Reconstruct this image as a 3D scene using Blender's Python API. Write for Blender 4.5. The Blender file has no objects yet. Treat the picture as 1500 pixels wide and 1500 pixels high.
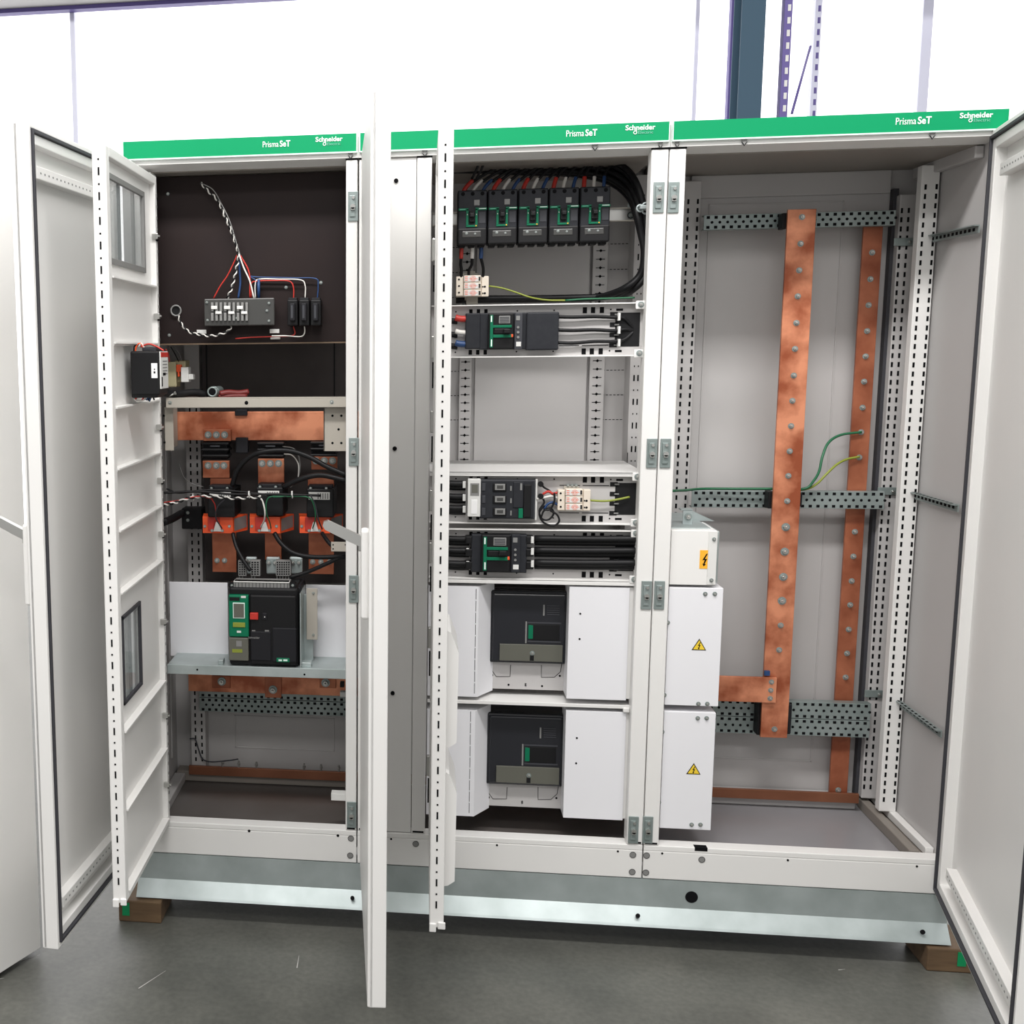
import bpy, bmesh, math, random
from mathutils import Vector, Matrix
random.seed(7)
C = bpy.context.scene.collection
PI = math.pi
# ---------------------------------------------------------------- camera (measured from the photograph)
F, PX, PYc = 1686.027, 372.794, 750.0
CAM = Vector((0.82844, -3.18595, 1.47827))
RR = ((0.98949568, -0.14422832, -0.00982276), (0.14419497, 0.97985792, 0.13815309), (-0.01030068, -0.13811828, 0.99036218))
def ray(u, v):
    d = ((u-PX)/F, 1.0, -(v-PYc)/F)
    return Vector([sum(RR[i][j]*d[j] for j in range(3)) for i in range(3)])
def at(u, v, y):            # where the sight line of a measured point meets the real depth plane Y = y
    d = ray(u, v); t = (y-CAM.y)/d.y
    return CAM + d*t
def rect(u0, v0, u1, v1, y):
    um, vm = (u0+u1)/2, (v0+v1)/2
    return at(u0, vm, y).x, at(u1, vm, y).x, at(um, v1, y).z, at(um, v0, y).z
cd = bpy.data.cameras.new('camera'); cam = bpy.data.objects.new('camera', cd); C.objects.link(cam)
cam.matrix_world = Matrix(((RR[0][0], RR[0][2], -RR[0][1], CAM.x), (RR[1][0], RR[1][2], -RR[1][1], CAM.y), (RR[2][0], RR[2][2], -RR[2][1], CAM.z), (0, 0, 0, 1)))
cd.sensor_width = 36; cd.lens = F/1500*36; cd.shift_x = (750-PX)/1500; cd.clip_start = .05
bpy.context.scene.camera = cam

# ---------------------------------------------------------------- materials
M = {}
def mat(name, col, rough=.5, metal=0., noise=0., scale=20., col2=None, bump=0., spec=.5, emit=None, alpha=1., stretch=None, trans=0.):
    m = bpy.data.materials.new(name); m.use_nodes = True; nt = m.node_tree; b = nt.nodes['Principled BSDF']
    b.inputs['Base Color'].default_value = (*col, 1); b.inputs['Roughness'].default_value = rough; b.inputs['Metallic'].default_value = metal
    b.inputs['Specular IOR Level'].default_value = spec
    if trans: b.inputs['Transmission Weight'].default_value = trans
    if alpha < 1: b.inputs['Alpha'].default_value = alpha
    if emit: b.inputs['Emission Color'].default_value = (*emit[0], 1); b.inputs['Emission Strength'].default_value = emit[1]
    if noise or bump:
        tc = nt.nodes.new('ShaderNodeTexCoord'); n = nt.nodes.new('ShaderNodeTexNoise'); n.inputs['Scale'].default_value = scale; n.inputs['Detail'].default_value = 5
        mp = nt.nodes.new('ShaderNodeMapping'); mp.inputs['Scale'].default_value = stretch or (1, 1, 1)
        nt.links.new(tc.outputs['Object'], mp.inputs[0]); nt.links.new(mp.outputs[0], n.inputs['Vector'])
        if noise:
            r = nt.nodes.new('ShaderNodeValToRGB'); r.color_ramp.elements[0].position = .5-noise/2; r.color_ramp.elements[1].position = .5+noise/2
            r.color_ramp.elements[0].color = (*col, 1); r.color_ramp.elements[1].color = (*(col2 or col), 1)
            nt.links.new(n.outputs['Fac'], r.inputs[0]); nt.links.new(r.outputs[0], b.inputs['Base Color'])
        if bump:
            bp = nt.nodes.new('ShaderNodeBump'); bp.inputs['Strength'].default_value = bump; bp.inputs['Distance'].default_value = .002
            nt.links.new(n.outputs['Fac'], bp.inputs['Height']); nt.links.new(bp.outputs[0], b.inputs['Normal'])
    M[name] = m; return m
mat('white', (.80, .79, .77), .42, noise=.6, scale=6, col2=(.77, .765, .75))
mat('white_cool', (.80, .80, .83), .38)
mat('panel_shade_grey', (.50, .485, .48), .5, noise=.5, scale=3, col2=(.46, .45, .445))  # cabinet white greyed, interior shade put into the colour; also the grey hall beam
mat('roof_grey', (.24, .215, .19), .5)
mat('beige', (.42, .39, .34), .45)
mat('galv', (.34, .39, .385), .40, .45, noise=.5, scale=9, col2=(.50, .56, .56), bump=.1)
mat('galv_green', (.22, .27, .26), .42, .5, noise=.5, scale=12, col2=(.34, .39, .385))
mat('zinc', (.55, .55, .53), .28, .9)
mat('copper', (.34, .085, .035), .42, .4, noise=.22, scale=9, col2=(.78, .315, .175), bump=.05)
mat('copper_dark', (.24, .062, .027), .42, .4, noise=.3, scale=9, col2=(.48, .165, .085))
mat('copper_shaded', (.22, .085, .045), .4, .5, noise=.4, scale=6, col2=(.32, .13, .07))  # earth bar copper, darkened in the colour for the shade it lies in
mat('board', (.013, .008, .0085), .6, noise=.6, scale=5, col2=(.019, .011, .010), spec=.22)
mat('board_edge', (.16, .11, .07), .6)
mat('dark_plate', (.058, .050, .050), .6, noise=.5, scale=7, col2=(.075, .066, .064), spec=.2)
mat('black', (.007, .007, .008), .5, spec=.28)
mat('hole', (.006, .006, .007), .9, spec=.1)
mat('black_soft', (.013, .013, .016), .6, spec=.25)
mat('breaker_grey', (.018, .019, .024), .55, noise=.5, scale=60, col2=(.024, .026, .031), spec=.25)
mat('breaker_mid', (.05, .052, .06), .5, spec=.3)
mat('grey_label', (.22, .22, .215), .5)
mat('label', (.70, .70, .68), .5)
mat('green', (.0, .27, .105), .5, spec=.2)
mat('green_dev', (.0, .15, .072), .45, spec=.3)
mat('header_line', (.72, .86, .80), .4)
mat('text_white', (.85, .88, .86), .5)
mat('text_dim', (.16, .50, .36), .5)
mat('orange', (.84, .10, .025), .45)
mat('red', (.50, .03, .02), .45)
mat('blue', (.015, .055, .17), .45)
mat('wire_white', (.72, .70, .66), .45)
mat('green_wire', (.01, .12, .05), .45)
mat('dull_red', (.15, .014, .012), .5)
mat('yellow_wire', (.24, .28, .035), .45)
mat('yellow', (.85, .60, .04), .45)
mat('amber', (.90, .45, .03), .45)
mat('cream', (.74, .66, .56), .5)
mat('red_print', (.80, .22, .14), .5)
mat('capacitor', (.42, .38, .23), .5)
mat('lcd', (.12, .12, .10), .25)
mat('floor_plate', (.085, .072, .065), .30, noise=.5, scale=4, col2=(.13, .12, .115))
mat('floor_plate_grey', (.25, .245, .255), .28, noise=.5, scale=4, col2=(.29, .28, .295))
mat('wood', (.065, .036, .018), .75, noise=.6, scale=8, col2=(.16, .10, .05), stretch=(1, 6, 6))  # timber brown darkened in the colour for shade under the plinth
mat('tape', (.0, .26, .09), .4)
mat('gasket', (.035, .035, .042), .6)
mat('smoked', (.020, .021, .026), .2, spec=.4)
mat('clear_cover', (.055, .055, .053), .3, spec=.4)
mat('glass', (.40, .44, .44), .03, alpha=.42, spec=.8)
mat('rack_blue', (.055, .10, .145), .6, spec=.2)
mat('rack_violet', (.12, .09, .30), .5)
mat('rack_pale', (.74, .75, .88), .5)
mat('paper', (.85, .85, .85), .6)

class MB:
    def __init__(s): s.bm = bmesh.new(); s.mats = []
    def mi(s, m):
        if m not in s.mats: s.mats.append(m)
        return s.mats.index(m)
    def box(s, x0, x1, y0, y1, z0, z1, m='white', bev=0.):
        if x1 < x0: x0, x1 = x1, x0
        if y1 < y0: y0, y1 = y1, y0
        if z1 < z0: z0, z1 = z1, z0
        k = s.mi(m)
        v = [s.bm.verts.new((x, y, z)) for x in (x0, x1) for y in (y0, y1) for z in (z0, z1)]
        fs = [s.bm.faces.new([v[i] for i in f]) for f in ((0, 1, 3, 2), (4, 6, 7, 5), (0, 4, 5, 1), (2, 3, 7, 6), (0, 2, 6, 4), (1, 5, 7, 3))]
        for f in fs: f.material_index = k
        if bev:
            bev = min(bev, (x1-x0)*.4, (y1-y0)*.4, (z1-z0)*.4)
            es = list({e for f in fs for e in f.edges})
            r = bmesh.ops.bevel(s.bm, geom=es, offset=bev, segments=2, affect='EDGES', profile=.5)
            for f in r['faces']: f.material_index = k
        return s
    def px(s, u0, v0, u1, v1, y, d, m='white', bev=0.):       # front face at depth y
        a, b, c, e = rect(u0, v0, u1, v1, y); return s.box(a, b, y, y+d, c, e, m, bev)
    def prism(s, pts, y0, y1, m='white', axis='y'):            # outline in XZ, run along Y
        k = s.mi(m); n = len(pts)
        def P(p, y): return (p[0], y, p[1]) if axis == 'y' else ((y, p[0], p[1]) if axis == 'x' else (p[0], p[1], y))
        a = [s.bm.verts.new(P(p, y0)) for p in pts]; b = [s.bm.verts.new(P(p, y1)) for p in pts]
        fs = [s.bm.faces.new(a), s.bm.faces.new(b[::-1])] + [s.bm.faces.new((a[i], b[i], b[(i+1) % n], a[(i+1) % n])) for i in range(n)]
        for f in fs: f.material_index = k
        return s
    def cyl(s, c, axis, r, h, m='zinc', seg=14, r2=None):
        k = s.mi(m); ax = {'x': Vector((1, 0, 0)), 'y': Vector((0, 1, 0)), 'z': Vector((0, 0, 1))}[axis] if isinstance(axis, str) else Vector(axis).normalized()
        t = ax.orthogonal().normalized(); b = ax.cross(t); c = Vector(c); r2 = r if r2 is None else r2
        A = [s.bm.verts.new(c+(t*math.cos(2*PI*i/seg)+b*math.sin(2*PI*i/seg))*r) for i in range(seg)]
        B = [s.bm.verts.new(c+ax*h+(t*math.cos(2*PI*i/seg)+b*math.sin(2*PI*i/seg))*r2) for i in range(seg)]
        fs = [s.bm.faces.new(A[::-1]), s.bm.faces.new(B)] + [s.bm.faces.new((A[i], A[(i+1) % seg], B[(i+1) % seg], B[i])) for i in range(seg)]
        for f in fs: f.material_index = k
        return s
    def bolt(s, c, r=.008, m='zinc', h=.006):                  # washer and hex head facing -Y
        s.cyl((c[0], c[1], c[2]), (0, -1, 0), r*1.35, h*.25, 'galv_green' if m == 'zinc' else m, 16)
        s.cyl((c[0], c[1]-h*.25, c[2]), (0, -1, 0), r*.92, h*.9, m, 6, r*.80)
        s.cyl((c[0], c[1]-h*1.1, c[2]), (0, -1, 0), r*.45, h*.7, m, 10, r*.30); return s
    def ring(s, c, axis, R, r, m, seg=24):
        ax = Vector(axis).normalized(); t = ax.orthogonal().normalized(); b = ax.cross(t); c = Vector(c)
        return s.tube([c+(t*math.cos(2*PI*i/seg)+b*math.sin(2*PI*i/seg))*R for i in range(seg+1)], r, m, smooth=False)
    def tube(s, pts, r, m='black', seg=8, smooth=True, sub=6):
        k = s.mi(m); pts = [Vector(p) for p in pts]
        if smooth and len(pts) > 2:
            q = [pts[0]*2-pts[1]]+pts+[pts[-1]*2-pts[-2]]; out = []
            for i in range(1, len(q)-2):
                for j in range(sub):
                    t = j/sub; p0, p1, p2, p3 = q[i-1:i+3]
                    out.append(.5*((2*p1)+(p2-p0)*t+(2*p0-5*p1+4*p2-p3)*t*t+(3*p1-p0-3*p2+p3)*t**3))
            out.append(pts[-1]); pts = out
        nrm = None; rings = []
        for i, p in enumerate(pts):
            d = (pts[min(i+1, len(pts)-1)]-pts[max(i-1, 0)])
            if d.length < 1e-9: d = Vector((0, 0, 1))
            d.normalize()
            nrm = d.orthogonal().normalized() if nrm is None else (nrm-d*nrm.dot(d)).normalized()
            b = d.cross(nrm)
            rings.append([s.bm.verts.new(p+(nrm*math.cos(2*PI*j/seg)+b*math.sin(2*PI*j/seg))*r) for j in range(seg)])
        fs = []
        for A, B in zip(rings, rings[1:]):
            for j in range(seg): fs.append(s.bm.faces.new((A[j], A[(j+1) % seg], B[(j+1) % seg], B[j])))
        fs.append(s.bm.faces.new(rings[0][::-1])); fs.append(s.bm.faces.new(rings[-1]))
        for f in fs: f.material_index = k; f.smooth = True
        return s
    def build(s, name, parent=None, origin=None, loc=None, rotz=0, kind=None, label=None):
        """vertices are given in the parent's frame shifted by origin (world coordinates when origin = parent's world place)"""
        o0 = Vector(origin) if origin is not None else (Vector(parent['_o']) if parent is not None and '_o' in parent else Vector((0, 0, 0)))
        for v in s.bm.verts: v.co -= o0
        bmesh.ops.recalc_face_normals(s.bm, faces=s.bm.faces)
        me = bpy.data.meshes.new(name); s.bm.to_mesh(me); s.bm.free()
        for m in s.mats: me.materials.append(M[m])
        o = bpy.data.objects.new(name, me); C.objects.link(o)
        if parent is not None: o.parent = parent
        if origin is None and parent is not None and '_o' in parent: o['_o'] = tuple(o0)
        if loc is not None: o.location = loc
        o.rotation_euler.z = rotz
        if kind: o['kind'] = kind
        if label: o['label'] = label
        return o
def thing(name, label, cat, loc=(0, 0, 0), group=None):
    o = bpy.data.objects.new(name, None); C.objects.link(o); o.location = loc; o.empty_display_size = .05
    o['label'] = label; o['category'] = cat; o['_o'] = tuple(loc)
    if group: o['group'] = group
    return o
def solo(mb, name, label, cat, group=None, kind=None):     # a thing that is one mesh, origin at its bottom centre
    co = [v.co for v in mb.bm.verts]; lo = [min(c[i] for c in co) for i in range(3)]; hi = [max(c[i] for c in co) for i in range(3)]
    org = ((lo[0]+hi[0])/2, (lo[1]+hi[1])/2, lo[2])
    o = mb.build(name, origin=org, loc=org); o['label'] = label; o['category'] = cat
    if group: o['group'] = group
    if kind: o['kind'] = kind
    return o
def dup(root, loc, label):
    r = root.copy(); C.objects.link(r); r.location = loc; r['label'] = label
    for ch in list(root.children):
        c = ch.copy(); C.objects.link(c); c.parent = r
        for g in list(ch.children):
            d = g.copy(); C.objects.link(d); d.parent = c
    return r
def text_bm(mb, txt, x, z, y, h, m, bold=0., width=None, rot=0.):
    cu = bpy.data.curves.new('t', 'FONT'); cu.body = txt; cu.size = h*1.4; cu.offset = bold; cu.extrude = .0004; cu.align_x = 'CENTER'; cu.align_y = 'CENTER'; cu.resolution_u = 3
    ob = bpy.data.objects.new('t', cu); me = ob.to_mesh(); k = mb.mi(m)
    xs = [v.co.x for v in me.vertices]; zs = [v.co.y for v in me.vertices]
    cx, cz, W = (min(xs)+max(xs))/2, (min(zs)+max(zs))/2, max(xs)-min(xs); sx = (width/W) if width else 1
    ca, sa = math.cos(rot), math.sin(rot); vs = []
    for v in me.vertices:
        a, b = (v.co.x-cx)*sx, v.co.y-cz
        vs.append(mb.bm.verts.new((x+a*ca-b*sa, y-v.co.z, z+a*sa+b*ca)))
    for p in me.polygons:
        try:
            f = mb.bm.faces.new([vs[i] for i in p.vertices]); f.material_index = k
        except ValueError: pass
    ob.to_mesh_clear(); bpy.data.objects.remove(ob); return mb
def slots_x(mb, x, ys, z0, z1, step, ln, w, face):   # slots in a face whose normal is along X
    z = z0; i = 0
    while z < z1:
        for y in ys: mb.box(x-.0006, x+.0006, y-w/2, y+w/2, z, z+ln, 'hole')
        z += step; i += 1
def slots_y(mb, xs, y, z0, z1, step, ln, w, dots=False):
    z = z0; i = 0
    while z < z1:
        for k, x in enumerate(xs):
            zz = z + (step*.5 if k % 2 else 0)*0
            if dots and i % 2: mb.box(x-w*.35, x+w*.35, y-.0006, y+.0006, zz+ln*.35, zz+ln*.6, 'hole')
            else: mb.box(x-w/2, x+w/2, y-.0006, y+.0006, zz, zz+ln, 'hole')
        z += step; i += 1

# ================================================================ the setting
FZ = -.2
fm = bpy.data.materials.new('concrete'); fm.use_nodes = True; nt = fm.node_tree; b = nt.nodes['Principled BSDF']
tc = nt.nodes.new('ShaderNodeTexCoord'); n1 = nt.nodes.new('ShaderNodeTexNoise'); n1.inputs['Scale'].default_value = 2.2; n1.inputs['Detail'].default_value = 8; n1.inputs['Roughness'].default_value = .65
r1 = nt.nodes.new('ShaderNodeValToRGB'); r1.color_ramp.elements[0].position = .3; r1.color_ramp.elements[1].position = .72
r1.color_ramp.elements[0].color = (.060, .062, .055, 1); r1.color_ramp.elements[1].color = (.135, .135, .118, 1)
n2 = nt.nodes.new('ShaderNodeTexNoise'); n2.inputs['Scale'].default_value = 60; n2.inputs['Detail'].default_value = 4
mx = nt.nodes.new('ShaderNodeMixRGB'); mx.blend_type = 'OVERLAY'; mx.inputs[0].default_value = .35
nt.links.new(tc.outputs['Object'], n1.inputs['Vector']); nt.links.new(tc.outputs['Object'], n2.inputs['Vector']); nt.links.new(n1.outputs['Fac'], r1.inputs[0])
nt.links.new(r1.outputs[0], mx.inputs[1]); nt.links.new(n2.outputs['Fac'], mx.inputs[2]); nt.links.new(mx.outputs[0], b.inputs['Base Color'])
b.inputs['Roughness'].default_value = .42; M['concrete'] = fm
mat('scratch', (.45, .45, .43), .7)
mb = MB(); mb.box(-8, 10, -6, 8, FZ-.1, FZ, 'concrete')
def scratch(u0, v0, u1, v1, w=.0015):
    def g(u, v):
        d = ray(u, v); t = (FZ-CAM.z)/d.z; return CAM+d*t
    a, c = g(u0, v0), g(u1, v1); d = (c-a).normalized(); n = Vector((-d.y, d.x, 0))*w
    k = mb.mi('scratch'); f = mb.bm.faces.new([mb.bm.verts.new(Vector((p.x, p.y, FZ+.0005))) for p in (a-n, c-n*.3, c+n*.3, a+n)]); f.material_index = k
for s_ in ((203, 1448, 243, 1422), (0, 1434, 6, 1433), (30, 1407, 58, 1399), (435, 1418, 438, 1400), (1228, 1421, 1238, 1420)): scratch(*s_)
fl = mb.build('floor', kind='structure')
mat('glowing_wall', (.85, .86, .88), .6, emit=((1, .995, 1.), 1.35))  # emission added to a plain wall so the background reads overexposed white
mb = MB(); mb.box(-9, 12, 4.2, 4.3, FZ, 7, 'glowing_wall'); mb.build('wall_back', kind='structure')
zc0 = at(210, 13, 3.0).z; mb = MB(); mb.box(-9, 12, 2.7, 3.0, zc0+.02, zc0+.5, 'panel_shade_grey'); mb.box(-9, 12, 2.94, 3.0, zc0, zc0+.03, 'rack_violet'); mb.box(-9, 12, 2.7, 2.75, zc0+.03, zc0+.12, 'rack_pale'); mb.build('ceiling', kind='structure')

# ================================================================ lettering on the green header
def header(parent, x0, x1, tu, tv, lu, lv, tw, lw):
    Y = -.012
    mb = MB(); mb.box(x0, x1, Y, .02, 2.003, 2.05, 'green'); mb.box(x0, x1, Y-.0012, .02, 2.000, 2.0035, 'header_line'); mb.box(x0-.0015, x0+.0006, Y-.001, .02, 2.0, 2.05, 'header_line'); mb.box(x1-.0006, x1+.0015, Y-.001, .02, 2.0, 2.05, 'header_line')
    h = mb.build('header_strip', parent, label='green header strip')
    a = at(tu, tv, Y); hh = tw*.21
    mb = MB(); text_bm(mb, 'Prisma', a.x-tw*.21, a.z, Y-.0008, hh, 'text_white', 0, tw*.57); text_bm(mb, 'SeT', a.x+tw*.31, a.z+.0005, Y-.0008, hh, 'text_white', .0005, tw*.38)
    mb.build('lettering', h)
    a = at(lu, lv, Y)
    mb = MB(); text_bm(mb, 'Schneider', a.x, a.z+.004, Y-.0008, lw*.17, 'text_white', .00035, lw)
    mb.ring((a.x-.17*lw, Y-.0008, a.z-.0085), (0, 1, 0), .0038, .0010, 'text_white', 14); mb.tube([(a.x-.125*lw, Y-.0008, a.z+.002), (a.x-.128*lw, Y-.0008, a.z-.008)], .0010, 'text_white', smooth=False)
    text_bm(mb, 'Electric', a.x+.18*lw, a.z-.0085, Y-.0008, lw*.10, 'text_dim', 0, lw*.5); mb.build('logo', h)

POST_T, POST_B = 1.985, .098
def tri_mark(mb, x, z, w=.012):
    mb.prism([(x-w, z+.008), (x+w, z+.008), (x, z-.008)], -.0078, -.0065, 'grey_label'); mb.prism([(x-w, z+.002), (x, z-.011), (x+w, z+.002), (x, z-.006)], -.0076, -.0066, 'hole')
def latch(parent, u, v, w=.027, h=.078, y=-.004):
    a = at(u, v, y); mb = MB()
    mb.box(a.x-w/2, a.x+w/2, y, 0.001, a.z-h/2, a.z+h/2, 'galv_green', .001)
    mb.box(a.x-w*.32, a.x+w*.22, y-.003, y, a.z-h*.36, a.z+h*.36, 'galv_green', .001)
    mb.cyl((a.x, y-.003, a.z-h*.02), (0, -1, 0), .007, .006, 'zinc', 12); mb.box(a.x-w*.2, a.x+w*.2, y-.009, y-.003, a.z-h*.14, a.z-h*.04, 'zinc', .001)
    mb.cyl((a.x+w*.05, y-.003, a.z+h*.28), (0, -1, 0), .004, .004, 'zinc', 10); mb.build('latch_plate', parent)
def plug(mb, u, v, r=.009):
    a = at(u, v, 0); mb.cyl((a.x, .0, a.z), (0, -1, 0), r, .0012, 'grey_label', 18); mb.ring((a.x, -.0012, a.z), (0, 1, 0), r, .0006, 'hole', 16)

def frame_post(parent, x0, x1, y1=.05, notch=True, name='front_post'):
    mb = MB(); mb.box(x0, x1, 0, y1, POST_B, POST_T, 'white', .003)
    mb.box(x0+.004, x1-.004, -.0008, .002, POST_B+.004, POST_B+.009, 'hole'); mb.box(x0-.001, x1+.001, -.001, .002, POST_T-.002, POST_T+.002, 'hole')
    return mb.build(name, parent)
def base_beam(parent, x0, x1, dark=None):
    mb = MB(); mb.box(x0, x1, 0, .012, 0, .082, 'white', .002); mb.box(x0, x1, 0, .045, .082, .098, 'white', .002); return mb

# ---------------------------------------------------------------- door leaf builder (local frame: leaf from hinge along s*X, inner face at y=0, outer face at y=-t)
def leaf(parent, w, h, t, loc, rotz, s=1, label=None, name='door', rail=True, gp=.005):
    def X(a): return s*a
    mb = MB(); t2 = .014
    mb.box(X(0), X(w), -t, -t+t2, 0, h, 'white', .003)
    for a, b_ in ((0, .012), (w-.012, w)): mb.box(X(a), X(b_), -t+.004, 0, 0, h, 'white', .002)
    for a, b_ in ((0, .012), (h-.012, h)): mb.box(X(.012), X(w-.012), -t+.004, 0, a, b_, 'white', .002)
    for a, b_ in ((.022, .05), (w-.034, w-.022)): mb.box(X(a), X(b_), -t+.004, -.002, .022, h-.022, 'white', .002)
    for a, b_ in ((.022, .046), (h-.046, h-.022)): mb.box(X(.03), X(w-.03), -t+.004, -.002, a, b_, 'white', .002)
    o = mb.build(name, parent, origin=(0, 0, 0), loc=loc, rotz=rotz, label=label)
    g = MB()
    for a, b_ in ((.013, .021), (w-.021, w-.013)): g.box(X(a), X(b_), -t+.006, gp, .013, h-.013, 'gasket', .001)
    for a, b_ in ((.013, .021), (h-.021, h-.013)): g.box(X(.021), X(w-.021), -t+.006, gp, a, b_, 'gasket', .001)
    g.build('door_gasket', o, origin=(0, 0, 0))
    if rail:
        for zz in (.085, h-.12):
            g = MB(); g.box(X(.10), X(w-.05), -t+.010, -.004, zz, zz+.03, 'white', .002)
            x = .12
            while x < w-.06:
                g.box(X(x), X(x+.006), -.0046, -.0034, zz+.013, zz+.017, 'grey_label'); x += .024
            g.build('stiffener_rail', o, origin=(0, 0, 0))
        zz = .15; g = MB()
        while zz < h-.15:
            g.box(X(w-.032), X(w-.026), -.0026, -.0016, zz, zz+.010, 'hole'); zz += .22
        g.build('edge_clips', o, origin=(0, 0, 0))
    return o
LV1, LV2 = .98, 1.0
def lever(door, x, z, t):
    g = MB(); g.box(x-.018, x+.018, -t-.016, -t+.002, z-.105, z+.095, 'white', .006)
    g.build('handle_plate', door, origin=(0, 0, 0))
    g = MB(); q = [(-t-.010, z+.052), (-t-.010, z+.076), (-t-.040, z+.090), (-t-.088, z+.113), (-t-.097, z+.110), (-t-.099, z+.101), (-t-.094, z+.093), (-t-.045, z+.068)]
    g.prism(q, x-.010, x+.008, 'zinc', axis='x')
    g.box(x-.007, x+.007, -t-.022, -t-.008, z+.045, z+.078, 'zinc', .003)
    return g.build('handle', door, origin=(0, 0, 0), label='grey lever handle swung out')

# ================================================================ SECTION 1 : left enclosure
c1 = thing('electrical_enclosure', 'left narrow white enclosure with dark board, copper links and large green-faced breaker', 'electrical cabinet', (0, 0, 0), 'open switchboard enclosures in a row')
header(c1, .008, .646, 405, 211, 482, 206, .075, .072)
mb = MB(); mb.prism([(-.004, 2.0), (-.004, 1.988), (.06, 1.978), (.06, 2.0)], 0, .65, 'white', axis='x')
tri_mark(mb, .63, 1.994, .008); mb.build('pelmet', c1)
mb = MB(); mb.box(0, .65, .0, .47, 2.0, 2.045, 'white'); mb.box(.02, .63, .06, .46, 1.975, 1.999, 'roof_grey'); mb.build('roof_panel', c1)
mb = MB(); mb.box(.0, .65, .455, .47, 0, 2.0, 'panel_shade_grey')
x0, x1, z0, z1 = rect(344, 1050, 490, 1098, .454)
for a in ((x0, x1, z0, z0+.004), (x0, x1, z1-.004, z1), (x0, x0+.004, z0, z1), (x1-.004, x1, z0, z1)): mb.box(a[0], a[1], .4525, .456, a[2], a[3], 'panel_shade_grey', .001)
mb.build('back_panel', c1)
mb = MB(); mb.box(.0, .022, .0, .455, .0, 2.0, 'panel_shade_grey')
for i in range(5): mb.box(.022, .027, .12+i*.06, .15+i*.06, .16, 1.25, 'panel_shade_grey', .002)
mb.build('side_panel', c1)
for nm, a in (('rear_post', (277, 296)),):
    mb = MB(); x0 = at(277, 900, .40).x; x1 = at(298, 900, .40).x; mb.box(x0, x1, .40, .45, .10, 1.97, 'panel_shade_grey')
    slots_y(mb, (x0+(x1-x0)*.3, x0+(x1-x0)*.75), .3998, .14, 1.3, .025, .013, .005); mb.build('rear_post', c1)
mb = MB(); mb.box(.024, .075, .03, .09, .098, 1.975, 'white', .003); mb.build('front_post', c1)
frame_post(c1, .617, .648)
mb = base_beam(c1, -.002, .6485); plug(mb, 514, 1228, .0085); plug(mb, 513, 1253, .0085)
for u, v in ((365, 1217), (495, 1224)): a = at(u, v, 0); mb.cyl((a.x, .0, a.z), (0, -1, 0), .004, .001, 'hole', 12)
mb.build('base_beam', c1, label='white base beam with grey plugs')
mb = MB(); mb.box(.03, .62, .045, .455, .060, .068, 'floor_plate'); mb.build('floor_plate', c1)
mb = MB(); mb.box(.03, .62, .40, .45, .070, .105, 'roof_grey', .003); mb.build('rear_beam', c1)
mb = MB(); mb.box(.024, .06, .06, .40, .068, .098, 'panel_shade_grey', .003); mb.build('side_beam', c1)
for u, v in ((517, 302), (518, 662), (518, 863), (515, 1194)): latch(c1, u, v)
# outer door (opened)
d1 = leaf(c1, .60, 2.0, .042, (-.010, .012, .0), math.radians(-95.0), 1, 'white solid door swung open')
lever(d1, .575, LV1, .042)
# inner door with front plates
LD = .515
idr = MB(); t = .034
idr.box(0, .022, -t, 0, 0, 1.855, 'white', .002)
idr.box(LD-.03, LD, -t, 0, 0, 1.855, 'white', .003); idr.box(.022, LD-.03, -t, 0, 1.832, 1.855, 'white', .002); idr.box(.022, LD-.03, -t, 0, 0, .018, 'white', .002)
id1 = idr.build('inner_door', c1, origin=(0, 0, 0), loc=(.098, -.006, .10), rotz=math.radians(-90.0), label='white slatted inner door swung open')
g = MB(); z = .05; i = 0
while z < 1.82:
    if i % 2 == 0: g.box(LD-.0005, LD+.0008, -.020, -.016, z, z+.018, 'hole')
    else: g.box(LD-.0005, LD+.0008, -.020, -.016, z+.006, z+.010, 'hole')
    z += .028; i += 1
g.build('edge_strip', id1, origin=(0, 0, 0))
for b_ in ((-t, -.018, -.01, .012), (-.014, .002, -.004, .014)): MB().box(LD-.001, LD+.004, *b_, 'white', .002).build('end_cap', id1, origin=(0, 0, 0))
bounds = [1.832, 1.555, 1.40, 1.245, 1.097, .945, .79, .437, .233, .018]
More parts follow.
